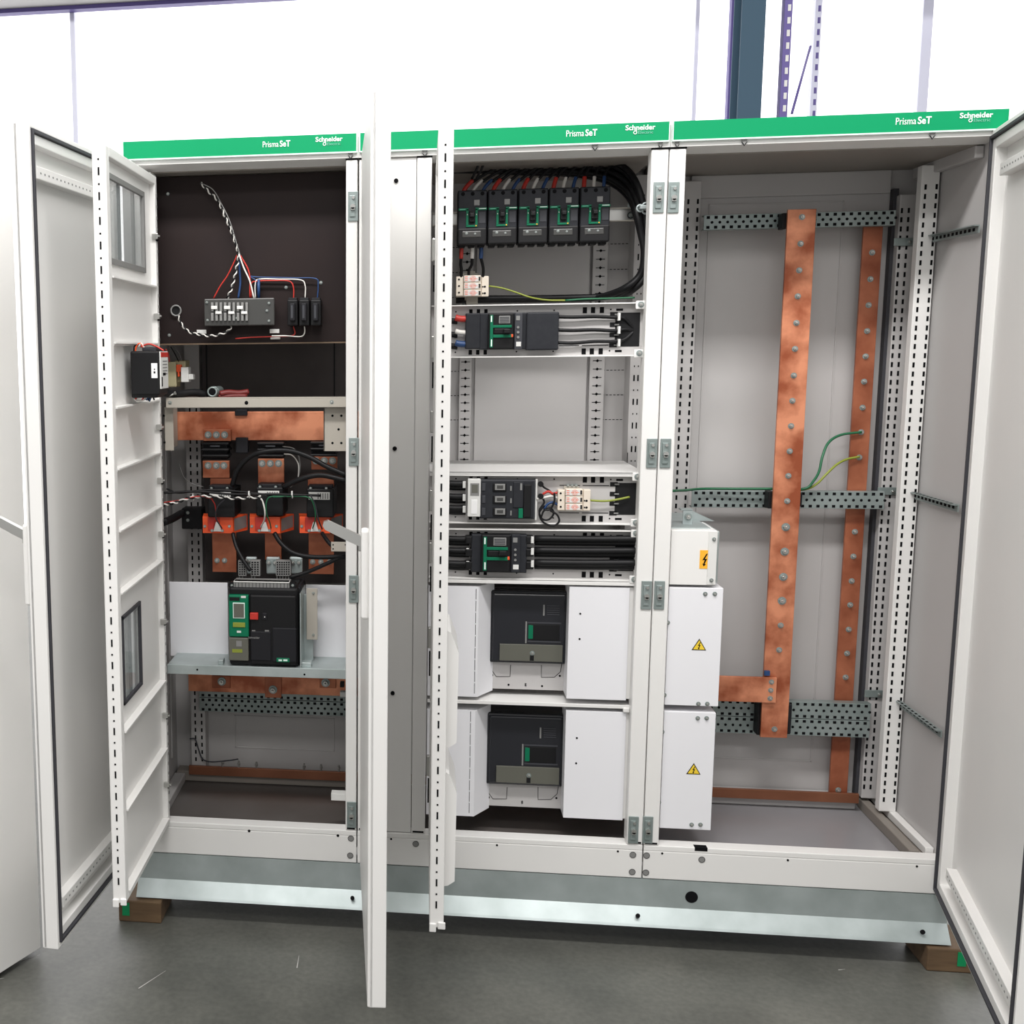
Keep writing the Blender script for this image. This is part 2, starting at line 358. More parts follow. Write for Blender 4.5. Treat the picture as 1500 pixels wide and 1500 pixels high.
for i in range(len(bounds)-1):
    zt, zb = bounds[i], bounds[i+1]; g = MB()
    win = {0: (.10, .482, zb+.035, zt-.03), 6: (.245, .435, .492, .722)}.get(i)
    X0, X1 = .024, LD-.031
    if win:
        a, b_, c_, d_ = win
        g.box(X0, a, -.024, -.016, zb, zt); g.box(b_, X1, -.024, -.016, zb, zt); g.box(a, b_, -.024, -.016, zb, c_); g.box(a, b_, -.024, -.016, d_, zt)
    else: g.box(X0, X1, -.024, -.016, zb, zt)
    g.box(X0, X1, -.016, .004, zb, zb+.004)            # folded lip
    if i in (2, 3, 4, 6): g.box(X0, X1, -.016, .0, zt-.004, zt-.001)
    p = g.build('front_plate', id1, origin=(0, 0, 0))
    g = MB(); zc = (zt+zb)/2; g.cyl((LD-.045, -.014, zc+.012), (0, 1, 0), .004, .002, 'hole', 10); g.cyl((LD-.043, -.014, zc-.004), (0, 1, 0), .003, .002, 'hole', 10)
    g.build('fixing_hole', p, origin=(0, 0, 0))
    if win:
        a, b_, c_, d_ = win; g = MB(); q = .014 if i == 0 else .009
        for bb in ((a, b_, c_, c_+q), (a, b_, d_-q, d_), (a, a+q, c_, d_), (b_-q, b_, c_, d_)): g.box(bb[0], bb[1], -.018, -.010, bb[2], bb[3], 'grey_label' if i == 0 else 'gasket', .001)
        g.build('window_trim', p, origin=(0, 0, 0)); g = MB(); g.box(a+.004, b_-.004, -.021, -.019, c_+.004, d_-.004, 'glass'); g.build('window_pane', p, origin=(0, 0, 0))
    if i < 9:
        g = MB(); g.box(.016, .030, -.010, .007, zc-.008, zc+.008, 'zinc', .002); g.box(.008, .024, .0, .004, zc-.012, zc-.004, 'hole'); g.box(.019, .028, .006, .012, zc-.002, zc+.003, 'zinc'); g.build('catch', p, origin=(0, 0, 0))
g = MB(); z = .06
while z < 1.82: g.box(.003, .010, -.0005, .0015, z, z+.008, 'grey_label'); z += .03
for zz in (.13, .55, .95, 1.38, 1.72): g.cyl((-.006, -.008, zz), 'z', .005, .05, 'zinc', 10)
g.build('hinge_strip', id1, origin=(0, 0, 0))

# ================================================================ SECTION 2 : middle enclosure
c2 = thing('electrical_enclosure', 'middle wide white enclosure with rows of breakers and shelves', 'electrical cabinet', (.65, 0, 0), 'open switchboard enclosures in a row')
header(c2, .655, 1.4445, 852, 195, 938, 189, .078, .074)
mb = MB(); mb.prism([(-.004, 2.0), (-.004, 1.988), (.06, 1.978), (.06, 2.0)], .6505, 1.4495, 'white', axis='x')
for x, w in ((.826, .009), (1.262, .009), (1.425, .007)): tri_mark(mb, x, 1.994, w)
mb.build('pelmet', c2)
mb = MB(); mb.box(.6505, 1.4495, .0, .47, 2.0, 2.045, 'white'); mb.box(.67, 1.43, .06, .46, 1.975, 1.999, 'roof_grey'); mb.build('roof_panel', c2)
mb = MB(); mb.box(.6505, 1.4495, .455, .47, 0, 2.0, 'panel_shade_grey')
for k in range(9):
    z = 1.86-k*.075 if k < 9 else 0
    x = 1.36
    for x in [1.345+j*.011 for j in range(9)]: mb.box(x, x+.007, .4545, .4556, z, z+.002, 'hole')
    for x in [.90+j*.011 for j in range(4)]: mb.box(x, x+.007, .4545, .4556, z, z+.002, 'hole')
for u, v in ((1, 1),):
    for x in [.98+j*.012 for j in range(30)]: mb.box(x, x+.008, .4545, .4556, 1.585, 1.587, 'hole')
mb.build('back_panel', c2)
for ua, ub, uc in ((672, 690, 680), (862, 884, 873)):
    mb = MB(); x0, x1 = at(ua, 600, .43).x, at(ub, 600, .43).x; xc = (x0+x1)/2
    mb.box(x0, x1, .43, .454, 1.10, 1.93, 'panel_shade_grey', .002)
    z = 1.115
    while z < 1.9:
        mb.prism([(xc-.005, z), (xc, z+.005), (xc+.005, z), (xc, z-.005)], .4292, .4306, 'hole'); mb.box(xc-.013, xc+.013, .4292, .4306, z-.001, z+.001, 'hole'); z += .025
    mb.build('slotted_strip', c2)
mb = MB(); mb.box(at(695, 600, .44).x, at(858, 600, .44).x, .44, .4545, 1.10, 1.93, 'panel_shade_grey', .001); mb.build('backing_plate', c2)
frame_post(c2, .652, .690); frame_post(c2, .806, .845)
mb = frame_post(c2, 1.405, 1.4478)
mb = MB(); mb.box(.6925, .8045, .004, .014, .10, 1.984, 'white', .001)
for u, v in ((577, 265), (575, 657), (572, 1015)): a = at(u, v, .004); mb.cyl((a.x+.006, .004, a.z), (0, -1, 0), .006, .004, 'hole', 14)
mb.build('cover_panel', c2, label='blank white panel over the cable duct')
mb = MB(); x0, x1 = at(921, 600, .36).x, at(938, 600, .36).x; mb.box(x0, x1, .36, .45, .10, 1.97, 'panel_shade_grey')
slots_y(mb, (x0+.012, x1-.010), .3598, .12, 1.93, .035, .018, .004, True); mb.build('rear_post', c2)
mb = base_beam(c2, .6515, 1.4485)
for u, v in ((609, 1236), (927, 1252), (926, 1277)): plug(mb, u, v, .0085)
for u, v in ((573, 1229), (728, 1238), (905, 1247)): a = at(u, v, 0); mb.cyl((a.x, .0, a.z), (0, -1, 0), .003, .001, 'hole', 12)
mb.build('base_beam', c2, label='white base beam with grey plugs')
mb = MB(); mb.box(.67, 1.45, .045, .455, .060, .068, 'floor_plate'); mb.build('floor_plate', c2)
for u, v in ((965, 289), (955, 664), (947, 872), (928, 1216)): latch(c2, u, v)
d2 = leaf(c2, .755, 2.0, .042, (.050, .012, 0), math.radians(-85.6), 1, 'white solid door swung open', gp=-.002)
lever(d2, .715, LV2, .042)
LD2 = .535
g = MB(); g.box(0, .022, -t, 0, 0, 1.855, 'white', .002); g.box(LD2-.03, LD2, -t, 0, 0, 1.855, 'white', .003); g.box(.022, LD2-.03, -t, 0, 1.832, 1.855, 'white', .002); g.box(.022, LD2-.03, -t, 0, 0, .018, 'white', .002)
id2 = g.build('inner_door', c2, origin=(0, 0, 0), loc=(.889-.65, -.012, .10), rotz=math.radians(-90.0), label='white inner door seen edge on')
g = MB(); z = .05; i = 0
while z < 1.82:
    if i % 2 == 0: g.box(LD2-.0005, LD2+.0008, -.020, -.016, z, z+.018, 'hole')
    else: g.box(LD2-.0005, LD2+.0008, -.020, -.016, z+.006, z+.010, 'hole')
    z += .028; i += 1
g.build('edge_strip', id2, origin=(0, 0, 0))
for b_ in ((-t, -.018, -.01, .012), (-.014, .004, -.002, .016)): MB().box(LD2-.001, LD2+.004, *b_, 'white', .002).build('end_cap', id2, origin=(0, 0, 0))
b2 = [1.832, 1.45, 1.32, 1.05, .89, .76, .41, .018]
for i in range(len(b2)-1):
    g = MB(); g.box(.024, LD2-.031, -.024, -.016, b2[i+1], b2[i]); g.box(.024, LD2-.031, -.016, -.001, b2[i+1], b2[i+1]+.004)
    p = g.build('front_plate', id2, origin=(0, 0, 0))
    g = MB(); zc = (b2[i]+b2[i+1])/2; g.box(.004, .020, -t-.008, -t+.002, zc-.03, zc+.03, 'zinc', .003); g.box(.006, .014, -t-.004, -t+.002, zc-.11, zc-.04, 'hole'); g.build('catch', p, origin=(0, 0, 0))
for zt, zb in ((.728, .435), (.380, .085)):
    g = MB(); g.prism([(-.016, zt), (.010, zt-.012), (.028, zt-.060), (.026, zb+.012), (.010, zb), (-.016, zb-.005)], LD2-.24, LD2-.05, 'white', axis='x')
    g.build('breaker_shroud', id2, origin=(0, 0, 0), label='white protruding cover on the inner door')

# ================================================================ SECTION 3 : right enclosure
c3 = thing('electrical_enclosure', 'right wide white enclosure with two vertical copper bars and empty bays', 'electrical cabinet', (1.45, 0, 0), 'open switchboard enclosures in a row')
header(c3, 1.4545, 2.246, 1338, 177, 1430, 171, .083, .076)
mb = MB(); mb.prism([(-.004, 2.0), (-.004, 1.988), (.06, 1.978), (.06, 2.0)], 1.4505, 2.25, 'white', axis='x')
for x, w in ((1.466, .007), (1.63, .009), (2.075, .009)): tri_mark(mb, x, 1.994, w)
mb.build('pelmet', c3)
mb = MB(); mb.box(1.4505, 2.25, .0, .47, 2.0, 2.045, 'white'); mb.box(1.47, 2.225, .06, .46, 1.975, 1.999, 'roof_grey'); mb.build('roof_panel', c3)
mb = MB(); mb.box(1.4505, 2.25, .455, .47, 0, 2.0, 'panel_shade_grey')
def emboss(u0, v0, u1, v1):
    x0, x1, z0, z1 = rect(u0, v0, u1, v1, .454)
    for a in ((x0, x1, z0, z0+.004), (x0, x1, z1-.004, z1), (x0, x0+.004, z0, z1), (x1-.004, x1, z0, z1)): mb.box(a[0], a[1], .4522, .456, a[2], a[3], 'panel_shade_grey', .001)
x0, x1 = 1.655, 2.03
for a in ((x0, x1, .20, .204), (x0, x1, 1.89, 1.894), (x0, x0+.004, .2, 1.894), (x1-.004, x1, .2, 1.894)): mb.box(a[0], a[1], .4522, .456, a[2], a[3], 'panel_shade_grey', .001)
for u, v in ((1130, 256), (1250, 247)): a = at(u, v, .452); mb.cyl((a.x, .452, a.z), (0, -1, 0), .007, .002, 'roof_grey', 6)
mb.box(1.60, 2.15, .44, .455, 1.91, 1.975, 'panel_shade_grey', .003)
mb.build('back_panel', c3)
mb = MB(); mb.box(2.228, 2.25, .0, .455, 0, 2.0, 'panel_shade_grey')
z = .14
while z < 1.95: mb.box(2.2274, 2.2286, .035, .039, z, z+.010, 'grey_label'); z += .028
mb.build('side_panel', c3)
frame_post(c3, 1.4502, 1.491)
mb = MB(); mb.box(2.222, 2.247, .0, .03, .098, 1.985, 'white', .003); mb.build('front_post', c3)
def upright(ua, ub, vref, y, z0, z1, cols, d=.04, m='panel_shade_grey', step=.0255):
    mb = MB(); x0, x1 = at(ua, vref, y).x, at(ub, vref, y).x; mb.box(x0, x1, y, y+d, z0, z1, m, .002)
    slots_y(mb, [x0+(x1-x0)*c for c in cols], y-.0003, z0+.03, z1-.04, step, .014, .0055); return mb
upright(1000, 1028, 260, .40, .10, 1.955, (.35, .85)).build('rear_post', c3)
mb = upright(1317, 1345, 320, .40, .11, 1.90, (.12, .48, .88)); x0 = at(1310, 320, .42).x; mb.box(x0-.004, x0+.010, .425, .45, .11, 1.92, 'gasket'); mb.build('rear_post', c3)
upright(1350, 1377, 260, .30, .11, 1.965, (.25, .85), .03, 'white').build('intermediate_post', c3, label='white slotted intermediate upright')
mb = MB(); mb.box(2.205, 2.227, .06, .44, 1.945, 1.985, 'panel_shade_grey', .003); mb.build('side_beam', c3); mb = MB(); mb.box(2.195, 2.227, .05, .455, .06, .085, 'roof_grey', .003); mb.box(2.165, 2.19, .05, .44, .068, .10, 'roof_grey', .003); mb.box(2.205, 2.227, .05, .44, .088, .11, 'white', .002); mb.build('side_beam', c3)
mb = base_beam(c3, 1.4515, 2.249)
for u, v in ((947, 1253), (946, 1278), (1028, 1259)): plug(mb, u, v, .0085)
for u, v in ((970, 1250), (1154, 1260), (1343, 1269)): a = at(u, v, 0); mb.cyl((a.x, .0, a.z), (0, -1, 0), .003, .001, 'hole', 12)
mb.box(1.588, 1.622, -.0006, .020, .089, .0986, 'hole'); mb.build('base_beam', c3, label='white base beam with grey plugs')
mb = MB(); mb.box(1.45, 2.20, .045, .455, .060, .068, 'floor_plate_grey'); mb.build('floor_plate', c3)
mb = MB(); mb.box(1.60, 2.15, .41, .45, .069, .112, 'panel_shade_grey', .003); mb.build('rear_beam', c3)
for u, v in ((987, 289), (975, 664), (966, 872), (949, 1216)): latch(c3, u, v)
d3 = leaf(c3, .80, 2.0, .042, (.768, .012, 0), math.radians(78), -1, 'white solid door swung open')

# ================================================================ galvanised plinth, timber blocks, neighbour panel
mb = MB()
mb.prism([(0, -.002), (0, -.083), (-.030, -.122), (-.034, -.128), (.0, -.132), (.06, -.132), (.06, -.002)], -.004, 2.252, 'galv', axis='x')
mb.prism([(.40, -.002), (.40, -.13), (.46, -.13), (.46, -.002)], -.004, 2.252, 'galv', axis='x')
for x in (.0, .655, 1.42, 2.19): mb.box(x, x+.05, .06, .40, -.12, -.01, 'galv')
a = at(1013, 1314, 0); mb.cyl((a.x, .001, a.z), (0, -1, 0), .017, .002, 'hole', 24)
for u, v in ((516, 1318), (935, 1344), (1353, 1368)): a = at(u, v, -.033); mb.cyl((a.x, -.024, a.z), (0, -.78, .6), .006, .006, 'hole', 12)
solo(mb, 'plinth', 'long galvanised steel plinth channel under the three white enclosures', 'plinth')
for (xa, xb, ya, yb, lab, tp) in ((-.055, .075, -.05, .10, 'rough timber block under the left end of the steel plinth', (.0, .0)), (2.19, 2.34, -.045, .10, 'rough timber block under the right end of the steel plinth', (1, 1))):
    t_ = thing('timber_block', lab, 'wood block', ((xa+xb)/2, (ya+yb)/2, FZ), 'timber blocks under the plinth')
    mb = MB(); mb.box(xa, xb, ya, yb, FZ, -.133, 'wood', .004); mb.build('block', t_)
    mb = MB(); xx = xa+.012 if tp[0] == 0 else xb-.075
    mb.box(xx, xx+.022, ya-.0015, ya+.02, FZ+.02, -.140, 'tape'); mb.build('green_tape', t_, label='green tape')
mb = MB(); mb.prism([(-.42, -.70), (-.225, -.26), (-.90, .04), (-1.1, -.40)], FZ+.02, 2.15, 'white', axis='z')
for v in mb.bm.verts: pass
solo(mb, 'neighbouring_enclosure', 'plain white enclosure side at the far left edge, behind the open left door', 'electrical cabinet')

# ================================================================ background racking and column beyond the cabinets
mb = MB(); Y = 2.6; x0, x1 = at(1084, 80, Y).x, at(1119, 80, Y).x
mb.box(x0, x1, Y, Y+.012, FZ, 3.6, 'rack_blue', .002); mb.box(x0, x1, Y+.14, Y+.152, FZ, 3.6, 'rack_blue', .002); mb.box((x0+x1)/2-.006, (x0+x1)/2+.006, Y+.012, Y+.14, FZ, 3.6, 'rack_blue')
solo(mb, 'steel_column', 'dark blue steel column rising behind the right enclosure', 'column')
def rack_post(u, v, w, m, Y, label, holes=0):
    a = at(u, v, Y); mb = MB(); mb.box(a.x-w/2, a.x+w/2, Y, Y+.05, FZ, 3.7, m, .003)
    if holes:
        z = 1.5
        while z < 3.6: mb.box(a.x-w*.1, a.x+w*.28, Y-.0015, Y+.001, z, z+.028, 'label' if holes == 1 else 'rack_violet'); z += .055
    return solo(mb, 'rack_upright', label, 'rack upright', 'storage rack uprights behind the enclosures')
rack_post(1076, 80, .045, 'rack_violet', 2.9, 'violet rack upright just left of the dark blue column')
rack_post(1152, 80, .035, 'rack_violet', 2.6, 'violet perforated rack upright right of the dark blue column', 1)
rp = rack_post(1196, 80, .032, 'rack_pale', 3.06, 'pale perforated rack upright joined by a diagonal brace', 2)
rack_post(1020, 80, .020, 'rack_pale', 3.4, 'thin pale rack upright above the joint of middle and right enclosures')
rack_post(1356, 80, .050, 'rack_pale', 3.4, 'pale rack upright above the right enclosure, farthest right')
rack_post(107, 80, .026, 'rack_pale', 3.0, 'thin pale rack upright above the open left door')
MB().tube([at(1187, 68, 3.05), at(1160, 166, 2.65)], .006, 'rack_violet', smooth=False).build('diagonal_brace', rp, origin=rp.location)

# ================================================================ contents of the left enclosure
def P3(pts, y=None):      # measured points (u, v, depth) -> places
    return [at(p[0], p[1], p[2] if len(p) > 2 else y) for p in pts]
def base_of(u0, v0, u1, v1, y): x0, x1, z0, z1 = rect(u0, v0, u1, v1, y); return ((x0+x1)/2, y, z0)
def twist(mb, pts, r, ra, ms, turns):   # two conductors wound round each other
    pts = [Vector(p) for p in pts]; q = [pts[0]*2-pts[1]]+pts+[pts[-1]*2-pts[-2]]; out = []
    for i in range(1, len(q)-2):
        for j in range(14):
            t = j/14; p0, p1, p2, p3 = q[i-1:i+3]
            out.append(.5*((2*p1)+(p2-p0)*t+(2*p0-5*p1+4*p2-p3)*t*t+(3*p1-p0-3*p2+p3)*t**3))
    out.append(pts[-1]); L = [0]
    for a, b_ in zip(out, out[1:]): L.append(L[-1]+(b_-a).length)
    for k, m in enumerate(ms):
        o = []
        for i, p in enumerate(out):
            d = (out[min(i+1, len(out)-1)]-out[max(i-1, 0)]).normalized(); n = d.cross(Vector((0, 1, 0))).normalized(); b_ = d.cross(n)
            an = 2*PI*(turns*L[i]/L[-1]+k/len(ms)); o.append(p+(n*math.cos(an)+b_*math.sin(an))*ra)
        mb.tube(o, r, m, 6, smooth=False)
    return mb

# dark mounting board
mb = MB(); x0, _, z0, z1 = rect(232, 240, 508, 502, .12); mb.box(.03, .648, .12, .135, z0, 1.972, 'board', .001); mb.box(.03, .648, .118, .135, z0-.004, z0, 'board_edge')
bd = thing('mounting_board', 'dark brown flat board filling the top bay of the left enclosure', 'board', (.335, .12, z0)); mb.build('board', bd)
for u, v in ((246, 284), (248, 491), (470, 414), (419, 421)):
    a = at(u, v, .12); mb = MB(); mb.bolt((a.x, .12, a.z), .0035, 'zinc', .003); mb.build('screw', bd)
mb = MB(); mb.box(at(299, 700, .39).x, .625, .39, .398, at(300, 850, .40).z, at(300, 500, .40).z, 'dark_plate'); x = at(489, 560, .399).x
for xx in (at(302, 560, .389).x, x): mb.box(xx, xx+.005, .3885, .391, at(300, 585, .40).z, at(300, 505, .40).z, 'black')
solo(mb, 'partition_plate', 'dark plate behind the copper links of the left enclosure', 'plate')
mb = MB(); x0, x1, z0, z1 = rect(243, 584, 508, 597, .03); mb.box(x0, .645, .03, .045, z0, z1, 'beige', .001); mb.box(x0, .645, .03, .08, z1, z1+.003, 'beige', .001)
cr = thing('cross_rail', 'beige steel rail across the left enclosure above the horizontal copper bar', 'rail', (.35, .03, z0)); mb.build('rail', cr)
for u, v in ((241+8, 590), (361, 590), (486, 589)):
    a = at(u, v, .03); mb = MB(); mb.bolt((a.x, .03, a.z), .004, 'zinc' if u != 361 else 'hole', .002); mb.build('screw', cr)
# terminal test block
b0 = base_of(300, 437, 402, 476, .07)
tb = thing('test_terminal_block', 'clear covered terminal block with rows of screws on the dark board', 'terminal block', b0)
mb = MB(); mb.px(303, 441, 399, 473, .085, .035, 'black', .003); mb.build('body', tb)
mb = MB(); mb.px(299, 437, 402, 477, .076, .008, 'clear_cover', .003); mb.build('cover', tb, label='clear plastic cover')
for i in range(9):
    u = 309+i*6.3
    mb = MB(); mb.px(u, 443, u+3.6, 456, .068, .008, 'grey_label', .001); mb.px(u, 458, u+3.6, 470, .068, .008, 'grey_label', .001)
    if i % 3 == 0: mb.px(u, 448, u+9, 453, .065, .006, 'label', .001)
    if i % 3 == 1: mb.px(u, 456, u+9, 460, .065, .006, 'label', .001)
    mb.build('terminal', tb)
for u, v in ((303, 443), (304, 469), (394, 444), (394, 470), (391, 455), (347, 466)):
    a = at(u, v, .074); mb = MB(); mb.bolt((a.x, .074, a.z), .0028, 'zinc', .003); mb.build('screw', tb)
# fuse holders
def fuse_holder(u0, lab):
    t_ = thing('fuse_holder', lab, 'fuse holder', base_of(u0, 439, u0+15, 478, .06), 'three black fuse holders on the dark board')
    mb = MB(); mb.px(u0, 439, u0+15, 477, .075, .044, 'black', .003); mb.px(u0+1, 436, u0+14, 441, .085, .03, 'black_soft', .002); mb.build('body', t_)
    mb = MB(); mb.px(u0+3, 444, u0+11, 470, .062, .014, 'black_soft', .003); mb.px(u0+5, 447, u0+8, 466, .0612, .002, 'breaker_mid'); mb.build('fuse_carrier', t_)
fuse_holder(421, 'black fuse holder fed by the red wire, leftmost of three'); fuse_holder(438, 'black fuse holder fed by the white wire, middle of three'); fuse_holder(455, 'black fuse holder at the right end of three')
# wires on the board
W = lambda n, lab, pts, r, m, y=.10, g=None: solo(MB().tube(P3(pts, y), r, m), n, lab, 'wire', g)
mb = MB(); twist(mb, P3([(294, 268), (306, 281), (319, 294), (330, 318), (340, 342), (349, 372), (346, 395), (340, 420), (333, 437)], .09), .0021, .0027, ('wire_white', 'black'), 14)
solo(mb, 'twisted_wire', 'black and white twisted wire arching up the dark board to a loose end', 'wire')
mb = MB(); twist(mb, P3([(261, 463), (266, 475), (277, 486), (292, 490), (308, 492), (325, 489), (337, 482), (336, 474)], .09), .0021, .0026, ('wire_white', 'black'), 8)
solo(mb, 'twisted_wire', 'black and white twisted wire looping below the terminal block', 'wire')
mb = MB(); a = at(258, 455, .115); mb.ring((a.x, .112, a.z), (0, 1, 0), .0145, .0025, 'grey_label'); mb.cyl((a.x, .119, a.z), (0, -1, 0), .012, .003, 'black'); solo(mb, 'cable_grommet', 'grey ringed cable hole at the lower left of the dark board', 'grommet')
W('single_wire', 'thin grey wire beside the twisted pair on the dark board', [(294, 268), (312, 278), (325, 300), (337, 325), (347, 358), (352, 375)], .0013, 'grey_label', .085)
W('single_wire', 'white wire running from the twisted pair down to the right of the terminal block', [(350, 372), (357, 392), (366, 412), (372, 437)], .0022, 'wire_white', .085)
W('single_wire', 'white wire looping from terminal block over to the middle fuse holder', [(374, 437), (374, 416), (380, 409), (410, 409), (440, 410), (447, 418), (447, 437)], .0018, 'wire_white', .10)
W('single_wire', 'red wire looping from terminal block over to the left fuse holder', [(368, 436), (368, 416), (376, 412), (400, 411), (424, 412), (430, 422), (430, 438)], .0018, 'red', .10)
W('single_wire', 'dark blue wire looping from terminal block over to the right fuse holder', [(378, 437), (376, 413), (366, 405), (380, 406), (430, 407), (462, 408), (466, 418), (465, 438)], .0018, 'blue', .105)
W('single_wire', 'red wire fanning down to the left end of the terminal block', [(348, 372), (342, 386), (333, 404), (322, 420), (313, 437)], .0019, 'red', .10)
W('single_wire', 'red wire leaving the terminal block beside the white wires', [(352, 374), (365, 400), (366, 436)], .0022, 'red', .095)
W('single_wire', 'blue wire fanning down behind the twisted pair', [(350, 372), (351, 395), (352, 415), (349, 437)], .003, 'blue', .105)
W('single_wire', 'blue wire dropping straight into the right end of terminal block', [(379, 409), (379, 437)], .004, 'blue', .10)
W('single_wire', 'white wire leaving below the middle fuse holder', [(446, 478), (446, 488), (440, 493), (420, 492), (398, 492)], .0018, 'wire_white', .10)
W('single_wire', 'red wire running along the lower edge of dark board', [(430, 478), (430, 491), (400, 493), (370, 494), (345, 496)], .0017, 'red', .105)
for u0, v0, lab in ((288, 483, 'white cable tie mount left of the lower twisted wire'), (395, 482, 'white cable tie mount under terminal block, upper of a pair'), (396, 493, 'white cable tie mount under terminal block, lower of a pair')):
    mb = MB(); mb.px(u0, v0, u0+14, v0+(6 if v0 != 493 else 4), .110, .010, 'label', .001); solo(mb, 'cable_tie_mount', lab, 'cable tie mount', 'white cable tie mounts on the dark board')

# small relay hanging on the inner door, and the things behind it
b0 = (.10, -.30, at(215, 588, -.30).z)
# door plane X = .10, the block stands off it
def onX(u, v, x):
    d = ray(u, v); t = (x-CAM.x)/d.x; return CAM+d*t
YM = -.35; xa = .0995; xb = at(233, 548, YM).x; zm0, zm1 = at(210, 583, YM).z, at(210, 514, YM).z
rl = thing('power_meter', 'black meter block with white sticker bolted to the open inner door', 'meter', ((xa+xb)/2, YM+.04, zm0))
mb = MB(); mb.box(xa, xb, YM, YM+.10, zm0+.006, zm1, 'black', .005); mb.box(xa, xb-.006, YM+.003, YM+.09, zm0, zm0+.03, 'black', .004); mb.build('body', rl)
mb = MB(); mb.box(xb-.001, xb+.003, YM+.008, YM+.092, zm0+.022, zm1-.002, 'label', .001); mb.box(xb+.002, xb+.0036, YM+.010, YM+.090, zm1-.016, zm1-.004, 'red')
for k in range(5): mb.box(xb+.002, xb+.0035, YM+.03, YM+.08, zm1-.028-.008*k, zm1-.025-.008*k, 'grey_label')
mb.box(xb+.002, xb+.0036, YM+.03, YM+.06, zm0+.055, zm0+.062, 'hole'); mb.box(xb+.002, xb+.0036, YM+.015, YM+.025, zm0+.028, zm0+.052, 'hole'); mb.build('side_terminal_strip', rl, label='grey side strip with red top')
mb = MB(); mb.px(221.5, 532, 230.5, 554, YM-.001, .002, 'paper', .0008); mb.px(225.5, 540, 227, 542, YM-.0016, .001, 'hole'); mb.px(225, 544, 227.5, 547, YM-.0016, .001, 'hole'); mb.build('sticker', rl, label='white sticker')
mb = MB(); mb.px(208, 508, 228, 516, YM+.03, .05, 'breaker_mid', .002); mb.px(226, 511, 238, 518, YM+.04, .04, 'black', .002); mb.build('terminal_cover', rl)
wl = (('orange', [(198, 516), (200, 507), (206, 503), (210, 509)], 'short orange wire curling above the upper left of the meter block'), ('black', [(196, 517), (197, 507), (204, 505)], 'short black wire curling above the meter block beside the orange one'), ('red', [(206, 508), (218, 504), (230, 508), (240, 514)], 'short red wire arching above the meter block'), ('wire_white', [(203, 508), (207, 503), (211, 509)], 'short white wire curling above the meter block'), ('red', [(198, 585), (203, 580), (212, 579), (208, 586)], 'short red wire curling below the meter block'), ('wire_white', [(196, 584), (203, 588), (214, 584)], 'short white wire curling below the meter block'), ('blue', [(214, 586), (221, 580), (219, 588)], 'short blue wire curling below the meter block'), ('black', [(217, 587), (222, 576), (226, 586)], 'short black wire curling below the meter block next to the blue one'), ('grey_label', [(221, 583), (226, 577), (231, 572)], 'short grey wire below the right corner of the meter block'))
for m, pts, lab in wl: solo(MB().tube(P3(pts, YM+.02), .0022, m), 'single_wire', lab, 'wire', 'short wires around the meter block')
for k, (m, pts) in enumerate((('red', [(243, 512, .0), (247, 520, .05), (248, 530, .08)]), ('black', [(250, 508, .2), (256, 518, .2), (262, 530, .2)]), ('grey_label', [(254, 508, .2), (262, 518, .2), (266, 528, .2)]))):
    solo(MB().tube(P3(pts), .0016, m), 'single_wire', ['thin red', 'thin black', 'thin grey'][k]+' wire dropping to the tan capacitor', 'wire')
cp = thing('capacitor_block', 'tan box shaped component with orange band behind the meter block', 'capacitor', base_of(243, 530, 284, 567, .2))
mb = MB(); mb.px(242, 530, 258, 567, .18, .06, 'capacitor', .003); mb.px(256, 528, 272, 560, .20, .06, 'capacitor', .003); mb.build('body', cp)
mb = MB(); mb.px(258, 534, 265, 545, .179, .02, 'orange', .002); mb.px(260, 543, 263, 552, .179, .02, 'orange', .002); mb.build('band', cp, label='orange band')
mb = MB(); mb.px(265, 538, 276, 560, .17, .04, 'label', .002); mb.px(274, 548, 283, 556, .175, .03, 'label', .002); mb.build('terminal_cap', cp, label='white terminal cap')
mb = MB(); a = at(311, 574, .10); mb.ring((a.x, .10, a.z), (0, 1, 0), .0125, .0028, 'galv_green'); mb.ring((a.x, .13, a.z), (0, 1, 0), .0125, .0028, 'galv_green'); mb.cyl((a.x, .10, a.z), (0, 1, 0), .0135, .12, 'galv_green', 20); mb.cyl((a.x, .0985, a.z), (0, 1, 0), .0105, .01, 'hole', 20)
solo(mb, 'conduit_tube', 'short grey open tube lying above the beige cross rail', 'tube')
mb = MB(); mb.tube(P3([(322, 577, .12), (335, 575, .13), (350, 576, .14), (364, 574, .15)]), .009, 'dull_red'); mb.tube(P3([(320, 581, .12), (340, 580, .13), (362, 580, .14)]), .006, 'dull_red'); solo(mb, 'cable_bundle', 'dull red cable bundle beside the grey open tube', 'cable')
mb = MB(); mb.tube(P3([(232, 574, -.0), (258, 577, .06), (285, 575, .10), (300, 578, .12)]), .011, 'black'); solo(mb, 'thick_cable', 'thick black cable passing under the tan capacitor', 'cable')
mb = MB(); mb.tube(P3([(247, 580, .03), (256, 576, .04)]), .003, 'zinc', smooth=False); a = at(256, 576, .04); mb.cyl(a, (1, 0, .3), .005, .004, 'zinc', 6); solo(mb, 'loose_screw', 'small bright screw lying at the left of the cross rail', 'screw')

